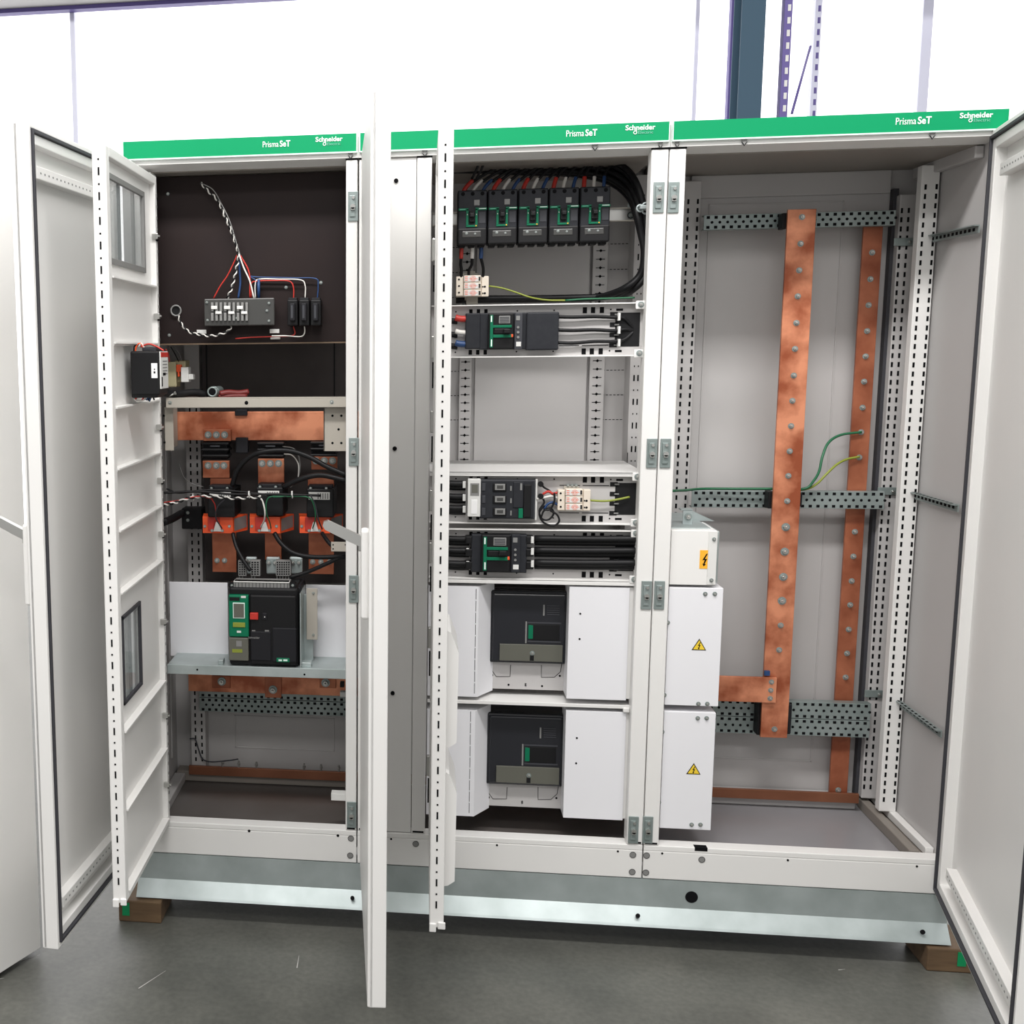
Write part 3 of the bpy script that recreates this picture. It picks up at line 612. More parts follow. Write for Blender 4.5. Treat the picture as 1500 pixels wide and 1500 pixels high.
# horizontal busbar and brackets
hb = thing('busbar', 'wide horizontal copper bar under the beige cross rail', 'busbar', base_of(250, 602, 476, 645, .24))
mb = MB(); x0, x1, z0, z1 = rect(250, 603, 476, 645, .24); nx = at(352, 640, .24).x; mb.box(x0, x1+.10, .24, .25, z0, z1, 'copper', .001); mb.build('bar', hb)
mb = MB(); mb.px(344, 600, 362, 609, .232, .03, 'black_soft', .002); mb.px(345, 641, 363, 664, .228, .03, 'black_soft', .003); mb.build('clamp', hb, label='black clamp')
for u0, u1, v0, v1, lab, hs in ((240, 254, 597, 660, 'grey drilled bracket at the left end of the horizontal copper bar', ((240, 609), (241, 648))), (474, 509, 597, 661, 'grey drilled bracket at the right end of the horizontal copper bar', ((487, 609), (500, 609), (496, 629), (487, 649), (500, 649)))):
    mb = MB(); x0, x1, z0, z1 = rect(u0, v0, u1, v1, .06); mb.box(x0, x1, .06, .064, z0, z1, 'beige', .001); mb.box((x0 if u0 > 300 else x0), (x0+.004), .06, .23, z0, z1, 'beige', .001)
    for u, v in hs: a = at(u, v, .06); mb.cyl((a.x, .0605, a.z), (0, -1, 0), .0035, .001, 'hole', 12)
    solo(mb, 'busbar_bracket', lab, 'bracket')
def plate_bolts(name, lab, cat, r, y, d, m, bolts, group=None, br=.008, extra=None):
    t_ = thing(name, lab, cat, base_of(*r, y), group); mb = MB(); mb.px(*r, y, d, m, .001); mb.build('bar', t_)
    for u, v in bolts:
        a = at(u, v, y); k = MB(); k.bolt((a.x, y, a.z), br, 'zinc'); k.build('bolt', t_)
    return t_
G = 'copper links in the left enclosure'
plate_bolts('copper_link', 'small copper tab with three bolts on lower edge of the horizontal bar', 'copper link', (298, 629, 338, 646), .225, .012, 'copper', ((305, 637), (317, 637), (329, 637)), G)
plate_bolts('copper_link', 'left copper link with three bolts under the black insulators', 'copper link', (297, 675, 336, 700), .21, .012, 'copper', ((305, 682), (317, 682), (328, 682)), G)
plate_bolts('copper_link', 'left copper stub just above a white-labelled black transformer', 'copper link', (308, 701, 342, 718), .20, .01, 'copper_dark', (), G)
plate_bolts('copper_link', 'middle copper link with three bolts, tallest of its row', 'copper link', (378, 672, 416, 714), .21, .012, 'copper', ((384, 679), (396, 679), (408, 679)), G)
plate_bolts('copper_link', 'right copper link with three bolts crossed by a black cable', 'copper link', (456, 669, 494, 688), .21, .012, 'copper_dark', ((463, 675), (475, 675), (487, 675)), G)
plate_bolts('copper_link', 'right copper stub just above a white-labelled black transformer', 'copper link', (451, 699, 489, 720), .20, .01, 'copper', (), G)
# insulators and black transformers
def insulator(u0, v0, lab):
    t_ = thing('busbar_insulator', lab, 'insulator', base_of(u0, v0, u0+38, v0+26, .215), 'black finned busbar insulators')
    mb = MB(); mb.px(u0+1, v0, u0+37, v0+26, .235, .05, 'black_soft', .003)
    for k in range(3): mb.px(u0-1, v0+1+k*9, u0+39, v0+5+k*9, .215, .06, 'black', .003)
    mb.build('body', t_)
    mb = MB(); mb.px(u0+12, v0+5.5, u0+26, v0+7.5, .2142, .001, 'breaker_mid'); mb.build('marking', t_)
insulator(296, 647, 'black finned insulator under the small three-bolt copper tab'); insulator(377, 647, 'black finned insulator above the middle copper link'); insulator(455, 646, 'black finned insulator behind the right drilled bracket')
def black_ct(u0, v0, lab, lh=7):
    t_ = thing('current_transformer', lab, 'current transformer', base_of(u0-6, v0, u0+46, v0+40, .13), 'black current transformers')
    mb = MB(); mb.px(u0-2, v0, u0+38, v0+42, .15, .12, 'black', .004); mb.px(u0, v0-5, u0+36, v0+3, .16, .06, 'black_soft', .003); mb.build('body', t_)
    mb = MB(); mb.px(u0+1, v0+5, u0+32, v0+5+lh, .1485, .003, 'label', .0005)
    for k in range(5): mb.px(u0+14+k*3.5, v0+6.5, u0+16+k*3.5, v0+4+lh, .1478, .001, 'grey_label')
    mb.build('rating_label', t_, label='white rating label')
    for du in (4, 27):
        a = at(u0+du, v0-1, .155); mb = MB(); mb.cyl((a.x, .16, a.z), (0, -1, 0), .007, .008, 'black', 10); mb.bolt((a.x, .152, a.z), .003, 'zinc', .003); mb.build('terminal_screw', t_)
black_ct(306, 716, 'black current transformer with white label, leftmost of the row'); black_ct(377, 714, 'black current transformer with white label, middle of the row'); black_ct(451, 716, 'black current transformer with larger white label, rightmost of the row', 11)
# orange transformers
for i, (u0, lab) in enumerate(((295, 'orange current transformer, leftmost, with red wire at its terminal'), (364, 'orange current transformer, middle, with white wire at its terminal'), (437, 'orange current transformer, rightmost, partly hidden by the door lever'))):
    Y = .17; t_ = thing('orange_transformer', lab, 'current transformer', base_of(u0, 753, u0+47, 781, Y), 'orange current transformers')
    x0, x1, z0, z1 = rect(u0+2, 757, u0+46, 781, Y); mb = MB(); mb.prism([(x0, Y), (x1, Y), (x1+.034, Y+.07), (x0-.01, Y+.07)], z0, z1, 'orange', axis='z')
    mb.box(x0+.016, x0+.052, Y-.004, Y+.002, z0+.008, z1, 'red', .001); mb.build('body', t_)
    e = Vector((x1-x0, 0, 0)); mb = MB(); dx, dy = .034, .07; k = mb.mi('grey_label')
    P = lambda s_, z: (x1+.0008+dx*s_, Y-.0004+dy*s_, z)
    f = mb.bm.faces.new([mb.bm.verts.new(P(*q)) for q in ((.08, z0+.006), (.92, z0+.010), (.92, z1-.003), (.08, z1-.006))]); f.material_index = k
    mb.build('side_label', t_, label='grey printed label')
    mb = MB(); a = at(u0+24, 772, Y); mb.prism([(a.x-.012, a.z-.012), (a.x+.012, a.z-.012), (a.x+.004, a.z+.016), (a.x-.004, a.z+.016)], Y-.008, Y-.003, 'label'); mb.build('terminal_guard', t_, label='white terminal guard')
    for du in (5, 16, 31, 41):
        a = at(u0+du, 771 if du in (5, 41) else 777, Y); mb = MB(); mb.bolt((a.x, Y-(.0 if du in (5, 41) else .004), a.z), .0035, 'zinc', .003); mb.build('terminal_screw', t_)
# copper straps below the transformers
plate_bolts('copper_link', 'left copper strap with two bolts below the orange transformer', 'copper link', (311, 781, 346, 838), .22, .012, 'copper_dark', ((318, 821), (329, 821)), G, .006)
plate_bolts('copper_link', 'middle copper strap narrowing down below the orange transformer', 'copper link', (388, 781, 412, 820), .22, .012, 'copper_dark', (), G)
plate_bolts('copper_link', 'right copper strap with three bolts below the orange transformer', 'copper link', (452, 781, 489, 841), .22, .012, 'copper_dark', ((458, 823), (470, 823), (483, 823)), G, .006)
for u0, u1, lab in ((327, 341, 'short copper piece right of the left black transformer'), (378, 396, 'left of two short copper pieces above the middle orange transformer'), (402, 417, 'right of two short copper pieces above the middle orange transformer'), (451, 469, 'left of two short copper pieces above the right orange transformer'), (475, 489, 'right of two short copper pieces above the right orange transformer')):
    mb = MB(); mb.px(u0, 735 if u0 < 440 else 738, u1, 758, .235, .012, 'copper_dark', .001); solo(mb, 'copper_link', lab, 'copper link', G)
for u0, u1, bs, lab in ((390, 410, ((394, 824), (403, 824)), 'silvery bolted lug left of centre behind the large breaker'), (424, 443, ((429, 824), (438, 824)), 'silvery bolted lug right of centre behind the large breaker'), (360, 376, ((365, 822),), 'silvery bolted lug at left behind the large breaker')):
    t_ = thing('terminal_lug', lab, 'terminal lug', base_of(u0, 816, u1, 842, .19), 'silvery terminal lugs'); mb = MB(); mb.px(u0, 816, u1, 841, .19, .014, 'galv', .004); mb.build('plate', t_)
    for u, v in bs: a = at(u, v, .19); mb = MB(); mb.bolt((a.x, .19, a.z), .0065, 'zinc', .006); mb.build('bolt', t_)
for u0, u1, lab in ((349, 361, 'grey ribbed terminal vent, narrow one at left'), (367, 381, 'grey ribbed terminal vent, second from left'), (404, 426, 'grey ribbed terminal vent, widest one at centre')):
    mb = MB(); mb.px(u0, 821, u1, 844, .13, .02, 'grey_label', .001); n = 3 if u1-u0 < 18 else 6
    for r_ in range(6):
        for c_ in range(n): w = (u1-u0-2)/n; mb.px(u0+1.4+c_*w, 823+r_*3.4, u0+1.4+c_*w+w*.6, 825+r_*3.4, .1293, .002, 'hole')
    for c_ in range(max(2, n-1)): mb.px(u0+1+c_*4.2, 843, u0+2.6+c_*4.2, 853, .135, .006, 'grey_label')
    solo(mb, 'terminal_vent', lab, 'terminal vent', 'ribbed terminal vents above the large breaker')
# cables in the copper bay
K = lambda lab, pts, r, m='black', n='cable': solo(MB().tube(P3(pts), r, m), n, lab, 'cable')
K('thick black cable arching over the middle copper link', [(340, 712, .14), (347, 690, .13), (362, 672, .12), (385, 662, .11), (420, 660, .11), (450, 668, .10), (480, 684, .09), (508, 696, .08)], .0075)
K('thick black cable curving from middle transformer to the right post', [(415, 714, .13), (440, 702, .11), (470, 696, .10), (508, 704, .08)], .008)
K('black cable dropping from left orange transformer to the ribbed vents', [(341, 781, .16), (346, 800, .14), (356, 820, .12), (367, 836, .11)], .006)
K('black cable sagging from middle orange transformer to the right post', [(402, 781, .15), (412, 796, .13), (430, 810, .11), (460, 816, .10), (508, 815, .08)], .007)
K('black cable rising from the breaker top to the right post', [(424, 846, .10), (450, 838, .10), (480, 825, .09), (508, 812, .08)], .006)
K('short black cable dropping from the right orange transformer', [(472, 781, .15), (478, 790, .12), (486, 799, .10), (496, 803, .09)], .006)
K('thick dark cable entering at the left behind the inner door', [(240, 765, .08), (252, 760, .12), (266, 752, .18)], .012)
K('thin grey wire looping right of the middle copper link', [(414, 654, .16), (430, 657, .15), (438, 670, .15), (439, 690, .15), (434, 705, .15), (425, 714, .15)], .0018, 'grey_label', 'single_wire')
K('thin white wire looping inside the grey loop', [(416, 665, .15), (428, 667, .15), (437, 680, .15), (437, 700, .15)], .0018, 'wire_white', 'single_wire')
K('thin grey wire drooping at the left edge of the copper bay', [(262, 680, .2), (270, 700, .2), (285, 710, .2), (298, 713, .2)], .0015, 'grey_label', 'single_wire')
mb = MB(); twist(mb, P3([(240, 740, .02), (258, 736, .06), (280, 729, .08), (310, 727, .09), (340, 730, .10), (365, 729, .10), (382, 728, .10)], .1), .0024, .003, ('wire_white', 'black'), 9)
solo(mb, 'twisted_wire', 'white and black twisted harness crossing the black transformers', 'wire')
K('thin red wire following the left half of the twisted harness', [(240, 736, .03), (262, 733, .07), (290, 727, .08), (312, 731, .10)], .0016, 'red', 'single_wire')
K('dark harness running along the black transformers', [(240, 722, .05), (290, 720, .09), (340, 724, .11), (400, 724, .11), (440, 725, .11), (470, 726, .12)], .0035)
K('black wire running just above the twisted harness', [(244, 716, .05), (262, 722, .07), (300, 718, .10), (350, 720, .12), (420, 728, .11)], .0028)
K('white wire dropping to the middle orange transformer', [(380, 728, .10), (385, 735, .10), (388, 750, .10), (387, 762, .12), (382, 772, .16)], .0024, 'wire_white', 'single_wire')
K('green wire dropping to the middle orange transformer', [(430, 727, .11), (400, 727, .11), (391, 733, .11), (390, 750, .11), (395, 765, .13), (397, 774, .16)], .002, 'green_wire', 'single_wire')
K('green wire dropping to the right orange transformer', [(400, 728, .11), (440, 727, .11), (455, 731, .11), (461, 745, .12), (462, 760, .13), (458, 774, .16)], .002, 'green_wire', 'single_wire')
K('grey wire dropping to the right orange transformer', [(455, 726, .11), (461, 738, .12), (466, 760, .13), (472, 775, .16)], .002, 'breaker_mid', 'single_wire')
K('red wire dropping to the left orange transformer', [(310, 731, .10), (315, 740, .11), (316, 755, .13), (313, 772, .16)], .0017, 'red', 'single_wire')
K('dark wire dropping to the left orange transformer', [(330, 731, .10), (319, 742, .11), (316, 758, .13), (325, 774, .16)], .002, 'breaker_mid', 'single_wire')
for u, v, lab in ((283, 727, 'left'), (365, 724, 'middle'), (428, 724, 'right')):
    mb = MB(); a = at(u, v, .095); mb.ring((a.x, .10, a.z-.004), (1, 0, 0), .008, .0012, 'label'); mb.box(a.x-.002, a.x+.002, .088, .094, a.z-.002, a.z+.010, 'label'); solo(mb, 'cable_tie', 'white cable tie on the harness, %s one of three' % lab, 'cable tie', 'cable ties on the harness')
mb = MB(); mb.px(485, 794, 510, 808, .05, .004, 'beige', .001); 
for u, v in ((488, 798), (488, 804), (506, 798)): a = at(u, v, .05); mb.cyl((a.x, .0505, a.z), (0, -1, 0), .0022, .001, 'hole', 10)
solo(mb, 'small_bracket', 'small grey bracket on the right post above the white cover', 'bracket')
mb = MB(); mb.px(485, 1163, 508, 1173, .05, .03, 'label', .001); solo(mb, 'small_bracket', 'small pale bracket low on the right post above the floor plate', 'bracket')
mb = MB(); mb.px(266, 745, 296, 775, .30, .06, 'black', .003); 
for v in (751, 762): a = at(275, v, .30); mb.bolt((a.x, .30, a.z), .004, 'zinc', .003)
solo(mb, 'support_block', 'black support block with two screws left of the orange transformers', 'support block')

# white covers, tray, large breaker
mb = MB(); mb.px(249, 853, 334, 962, .17, .004, 'white_cool', .001); solo(mb, 'cover_plate', 'plain white plate left of the large breaker', 'cover plate')
mb = MB(); x0, _, z0, z1 = rect(448, 857, 508, 965, .17); mb.box(x0, .64, .17, .174, z0, z1, 'white_cool', .001); solo(mb, 'cover_plate', 'plain white plate right of the large breaker', 'cover plate')
mb = MB(); mb.px(449, 862, 465, 937, .10, .003, 'beige', .001)
for v in (869, 930): a = at(459, v, .10); mb.bolt((a.x, .10, a.z), .003, 'zinc', .003)
solo(mb, 'side_bracket', 'narrow beige drilled plate at right of the large breaker', 'bracket')
x0, _, z0, z1 = rect(245, 977, 508, 989, .03); tz = z1
mb = MB(); mb.box(x0, .645, .03, .034, z0-.004, tz, 'galv', .001); mb.box(x0, .645, .034, .19, tz-.006, tz-.002, 'galv', .001)
for u, v in ((289, 981), (446, 988)): a = at(u, v, .03); mb.cyl((a.x, .0305, a.z), (0, -1, 0), .003, .001, 'hole', 12)
for u in (323, 445, 452): a = at(u, 970, .05); mb.box(a.x-.008, a.x+.008, .05, .08, tz-.002, tz+.012, 'galv', .002)
solo(mb, 'support_tray', 'galvanised tray carrying the large green-faced breaker', 'tray')
ac = thing('air_circuit_breaker', 'large black breaker with green control unit and red button on the galvanised tray', 'circuit breaker', base_of(332, 856, 440, 976, .03))
mb = MB(); zt = tz
x0, x1, z0, z1 = rect(334, 862, 436, 973, .03); z0 = zt-.001; mb.box(x0, x1, .045, .19, z0, z1, 'black', .008); mb.box(x0+.004, x1+.006, .07, .20, z0+.004, z1-.002, 'black_soft', .004)
mb.build('body', ac)
mb = MB(); mb.px(366, 872, 434, 974, .034, .014, 'black', .005); mb.px(399, 920, 434, 970, .030, .012, 'black_soft', .003); mb.px(367, 925, 397, 968, .031, .012, 'black_soft', .003); mb.build('front_cover', ac)
mb = MB(); mb.px(335, 872, 364, 933, .030, .018, 'green_dev', .003); mb.px(336, 875, 351, 880, .0292, .002, 'black'); mb.px(353, 873, 360, 876, .0292, .002, 'label'); mb.px(347, 924, 353, 927, .0292, .002, 'label'); tu = mb.build('control_unit', ac, label='green control unit')
mb = MB(); mb.px(341, 883, 358.5, 906, .028, .004, 'header_line', .001); mb.px(342.2, 884.4, 357.3, 904.6, .027, .002, 'lcd'); mb.build('display', tu)
mb = MB(); mb.px(341, 912, 359, 919, .0275, .003, 'yellow_wire', .001); mb.build('yellow_label', tu, label='yellow label')
mb = MB(); mb.px(335, 934, 364, 968, .032, .014, 'lcd', .003); mb.px(346, 939, 354, 947, .031, .002, 'grey_label'); mb.px(340, 951, 355, 956, .031, .002, 'yellow_wire'); mb.build('lower_window', ac, label='dark lower window with yellow label')
mb = MB(); mb.px(366, 898, 378, 908, .026, .012, 'red', .002); mb.build('open_button', ac, label='red push button')
mb = MB(); mb.px(384, 898, 391, 908, .030, .006, 'black_soft', .002); mb.px(387, 903, 388.3, 904.6, .0292, .002, 'label'); mb.build('close_button', ac)
mb = MB(); mb.px(405, 964, 424, 970, .0285, .004, 'green_dev', .001); mb.px(408, 966, 413, 968.5, .0282, .001, 'header_line'); mb.px(415, 966, 421, 968.5, .0282, .001, 'header_line'); mb.build('type_label', ac, label='green type label')
mb = MB(); a = at(372, 934, .030); text_bm(mb, 'Schneider', a.x, a.z, .0302, .006, 'grey_label', .0001); mb.px(388, 923, 394, 927, .0335, .001, 'grey_label'); mb.px(369, 923, 374, 925.5, .0335, .001, 'grey_label'); mb.build('marking', ac)
mb = MB(); x0, x1, z0, z1 = rect(342, 852, 424, 862, .05); mb.box(x0, x1, .05, .10, z0, z1, 'grey_label', .002); mb.box(x0, x1, .048, .075, z1-.003, z1, 'label', .001)
for k in range(16): xx = x0+(x1-x0)*(k+.5)/16; mb.box(xx-.0006, xx+.0006, .0492, .052, z0, z1-.004, 'hole')
mb.build('terminal_strip', ac, label='grey terminal strip on top')
for u, v in ((340, 857), (429, 857)): a = at(u, v, .06); mb = MB(); mb.cyl((a.x, .075, a.z), (0, -1, 0), .010, .02, 'black', 14); mb.bolt((a.x, .055, a.z), .003, 'zinc', .002); mb.build('corner_screw', ac)
mb = MB(); x = at(440, 900, .05).x; mb.box(x, x+.003, .035, .17, tz, at(440, 868, .05).z, 'galv', .001); mb.box(x, x+.03, .12, .123, tz, at(440, 868, .05).z-.02, 'galv', .001); mb.build('side_flange', ac, label='bright galvanised side flange')

# lower part of the left bay
def galv_rail(u0, v0, u1, v1, y, lab, double=False, x1w=None, pitch=.0215, group='perforated galvanised rails'):
    a, b_ = at(u0, (v0+v1)/2, y), at(u1, (v0+v1)/2, y); X0, X1 = a.x, b_.x if x1w is None else x1w
    zt_, zb = at((u0+u1)/2, v0, y).z, at((u0+u1)/2, v1, y).z; mb = MB()
    n = 2 if double else 1; hh = (zt_-zb)/n
    for k in range(n):
        c0 = zb+k*hh+.001; c1 = c0+hh-.002
        mb.box(X0, X1, y, y+.003, c0, c1, 'galv_green', .0008); mb.box(X0, X1, y+.003, y+.028, c1-.003, c1, 'galv_green'); mb.box(X0, X1, y+.003, y+.028, c0, c0+.003, 'galv_green')
        x = X0+.012; i = 0
        while x < X1-.008:
            mb.box(x-.0045, x+.0045, y-.0005, y+.001, c1-.011, c1-.003, 'hole'); mb.box(x-.0045, x+.0045, y-.0005, y+.001, c0+.003, c0+.011, 'hole')
            mb.cyl((x+pitch/2, y+.001, (c0+c1)/2), (0, -1, 0), .0042, .0014, 'hole', 8); x += pitch
    return solo(mb, 'perforated_rail', lab, 'mounting rail', group)
x0, x1, z0, z1 = rect(276, 990, 508, 1016, .33); mb = MB(); mb.box(x0, .64, .33, .34, z0, z1, 'copper', .001)
hb2 = thing('busbar', 'horizontal copper bar below the large breaker tray', 'busbar', ((x0+.64)/2, .33, z0)); mb.build('bar', hb2)
for (u, v, uu, ww) in ((325, 998, 311, 26), (400, 1010, 388, 24), (477, 1000, 468, 24)):
    mb = MB(); mb.px(uu, 990, uu+ww, 1022 if u == 400 else 1008, .322, .008, 'copper_dark', .001); a = at(u, v, .322); mb.bolt((a.x, .322, a.z), .010, 'zinc', .012); mb.build('bolted_strap', hb2)
galv_rail(292, 1004, 508, 1046, .38, 'double perforated green-grey rail below the large breaker', True, .64)
mb = MB(); mb.px(498, 1014, 510, 1021, .20, .02, 'label', .001); mb.px(498, 1000, 504, 1007, .20, .02, 'black', .001); solo(mb, 'cable_clip', 'small white and black clip at right end of the lower rail', 'clip')
mb = MB(); x0, x1, z0, z1 = rect(290, 1122, 508, 1136, .40); mb.box(.075, 2.15, .385, .395, .098, .128, 'copper_shaded', .001)
eb = thing('earth_bar', 'long horizontal copper earth bar low along the back of the enclosures', 'busbar', (1.1, .385, .098)); mb.build('bar', eb)
for u, v in ((325, 1117), (349, 1119), (375, 1119), (445, 1121), (470, 1123), (496, 1124)):
    a = at(u, v, .38); mb = MB(); mb.cyl((a.x, .39, .124), (0, 0, 1), .003, .026, 'zinc', 8); mb.cyl((a.x, .39, .138), (0, 0, 1), .006, .004, 'zinc', 6); mb.build('bolt', eb)
mb = MB(); mb.tube(P3([(278, 1082, .39), (286, 1083, .39), (291, 1098, .39), (297, 1112, .385), (310, 1116, .38), (335, 1114, .38), (349, 1112, .38)]), .0022, 'breaker_mid'); solo(mb, 'earth_wire', 'thin dark wire dropping to the earth bar in the left bay', 'wire')

# ================================================================ contents of the middle enclosure
XL = .848                                   # left edge of the working bay (beside the duct post)
def moulded(x0, x1, z0, z1, y, label, cat='circuit breaker', name='moulded_breaker', group=None):
    return thing(name, label, cat, ((x0+x1)/2, y, z0), group)
# five breakers in a row, built once and copied
ed = [670, 714, 758.7, 803.6, 849, 895]; Yb = .13
cxs = [at((ed[i]+ed[i+1])/2, 316, Yb).x for i in range(5)]; bw = (cxs[4]-cxs[0])/4*.975
zc = at(782, 316, Yb).z; zt_, zb_ = at(782, 275, Yb).z, at(782, 358, Yb).z; bh = zt_-zb_
def small_breaker(cx, lab):
    X = lambda f: cx-bw/2+bw*f
    Z = lambda f: zb_+bh*f
    t_ = moulded(cx-bw/2, cx+bw/2, zb_, zt_, Yb, lab, group='five green-marked breakers on the top rail')
    mb = MB(); mb.box(X(0), X(1), Yb+.012, Yb+.075, Z(.03), Z(1), 'black_soft', .003); mb.box(X(.02), X(.98), Yb+.004, Yb+.02, Z(.30), Z(.98), 'breaker_grey', .003)
    mb.box(X(.01), X(.99), Yb, Yb+.02, Z(.02), Z(.32), 'black', .004)
    for k in range(3): mb.box(X(.05+.33*k), X(.27+.33*k), Yb+.02, Yb+.06, Z(-.02), Z(.04), 'black', .002); mb.cyl((X(.17+.33*k), Yb+.004, Z(.93)), (0, -1, 0), .0055, .001, 'hole', 10)
    mb.build('body', t_)
    mb = MB(); q = Yb+.001
    for a in ((.03, .37, .63, .675), (.29, .37, .36, .66), (.29, .68, .34, .375), (.60, .68, .36, .66), (.60, .99, .635, .68)): mb.box(X(a[0]), X(a[1]), q, q+.006, Z(a[2]), Z(a[3]), 'green_dev', .0006)
    for f in (.33, .64): mb.box(X(f-.012), X(f+.012), q-.0006, q+.001, Z(.55), Z(.57), 'label')
    mb.box(X(.61), X(.65), q-.0008, q+.001, Z(.35), Z(.37), 'amber'); mb.box(X(.72), X(.96), q-.0006, q+.001, Z(.653), Z(.668), 'header_line'); mb.box(X(.07), X(.26), q-.0006, q+.001, Z(.648), Z(.660), 'text_dim')
    mb.build('green_frame', t_, label='green frame round the toggle')
    mb = MB(); mb.box(X(.39), X(.58), Yb-.006, Yb+.01, Z(.42), Z(.62), 'black', .002); mb.box(X(.41), X(.56), Yb-.020, Yb-.004, Z(.50), Z(.57), 'black', .002); mb.build('toggle', t_)
    mb = MB(); mb.box(X(.55), X(.74), Yb+.0025, Yb+.006, Z(.72), Z(.82), 'grey_label', .001); mb.build('label_square', t_, label='pale square marking')
    mb = MB(); mb.box(X(.72), X(.95), Yb+.0028, Yb+.006, Z(.40), Z(.60), 'breaker_mid', .001); mb.build('rating_dial', t_)
    mb = MB(); mb.box(X(.16), X(.80), Yb-.0015, Yb+.004, Z(.15), Z(.265), 'clear_cover', .003); mb.bolt((X(.31), Yb-.0015, Z(.225)), .0028, 'zinc', .002); mb.bolt((X(.60), Yb-.0015, Z(.215)), .0022, 'zinc', .002); mb.build('clear_window', t_, label='clear window showing terminals')
    return t_
sb = small_breaker(cxs[0], 'green-marked breaker at the left end of the row of five, nearest inner door')
for i, l in enumerate(('second green-marked breaker from the left in the row of five', 'middle green-marked breaker in the row of five', 'fourth green-marked breaker from the left in the row of five', 'green-marked breaker at the right end of the row of five, beside the bare rail')):
    dup(sb, (sb.location.x+cxs[i+1]-cxs[0], sb.location.y, sb.location.z), l)
# rail behind them
a = at(934, 315, .21); r0 = at(895, 305, .21); r1 = at(895, 325, .21)
mb = MB(); mb.box(XL, a.x-.004, .21, .214, r1.z, r0.z, 'zinc', .001); mb.box(XL, a.x-.004, .20, .212, r0.z-.003, r0.z, 'beige'); mb.box(XL, a.x-.004, .20, .212, r1.z, r1.z+.003, 'beige')
dr = thing('mounting_rail', 'pale rail carrying the row of five green-marked breakers', 'mounting rail', ((XL+a.x)/2, .21, r1.z)); mb.build('rail', dr)
a = at(924, 315, .205); mb = MB(); mb.ring((a.x, .205, a.z), (0, 1, 0), .008, .0012, 'hole', 16); mb.bolt((a.x, .209, a.z), .005, 'zinc', .004); mb.build('screw', dr)
mb = MB(); mb.px(920, 297, 934, 304, .20, .01, 'galv', .001); mb.px(934, 297, 940, 318, .14, .06, 'galv', .001); mb.px(938, 300, 950, 306, .08, .06, 'galv', .002)
for (u, v) in ((946, 302), (946, 308), (938, 305)): a = at(u, v, .10); mb.ring((a.x, .10, a.z), (0, 1, 0), .009, .0025, 'galv', 16)
mb.build('end_bracket', dr, label='galvanised end bracket')
# supply cables with coloured sleeves
colz = ('red', 'wire_white', 'blue'); cn = {'red': 'red', 'wire_white': 'white', 'blue': 'blue'}
ordn = ('left end', 'second', 'middle', 'fourth', 'right end')
for i in range(5):
    for k in range(3):
        X = cxs[i]-bw/2+bw*(.17+.33*k); lean = (4-i)*.008+.003
        t_ = thing('feeder_cable', 'black cable with %s sleeve above the %s breaker of the row of five' % (cn[colz[k]], ordn[i]), 'cable', (X, Yb+.05, zt_), 'sleeved cables above the row of breakers')
        mb = MB(); s0 = Vector((X, Yb+.045, zt_-.004)); s1 = s0+Vector((lean*.8, .01, .036)); mb.tube([s0, s0+Vector((lean*.3, .004, .018)), s1], .0048 if k else .006, colz[k]); mb.build('sleeve', t_, label='%s sleeve' % cn[colz[k]])
        mb = MB(); zz = zt_+.105+.004*((i+k) % 3); mb.tube([s1-Vector((0, 0, .004)), s1+Vector((.008+lean, .008, .022)), s1+Vector((.045+lean*2, .02, .055)), Vector((min(X+.20, 1.34), Yb+.07, zz)), Vector((min(X+.32, 1.375), Yb+.05, zz+.004))], .0042, 'black'); mb.build('conductor', t_)
for j in range(7):
    o = j*.006
    pts = [(664, 234+2.6*j, .22), (715, 235+2.6*j, .22), (775, 234+3.2*j, .22), (835, 232+3.8*j, .22), (888, 235+5*j, .21), (920, 250+6.3*j, .17), (938-j, 282+6*j, .12), (947-1.5*j, 330+2*j, .12), (949-j, 370, .12), (946-1.5*j, 402, .13), (930-3*j, 423, .14), (905-5*j, 433+.6*j, .22)]
    if j < 4: pts += [(830, 436+.8*j, .26), (750, 437+.8*j, .26), (668, 437+j, .26)]
    pts = P3([(a_[0], a_[1], a_[2]+.006*((j*2) % 5)) for a_ in pts])
    solo(MB().tube(pts, .0085), 'feeder_cable', 'thick black cable of the loom curving over the top and down beside the right post', 'cable', 'thick black loom around the top bay')
for k, (u, dz) in enumerate(((705, 0), (712, .004))):
    solo(MB().tube(P3([(u, 228, .12), (u-6, 246, .12), (u-14, 262, .14)]), .0035), 'feeder_cable', ('black cable hanging from the top edge at left', 'second black cable hanging from the top edge at left')[k], 'cable')
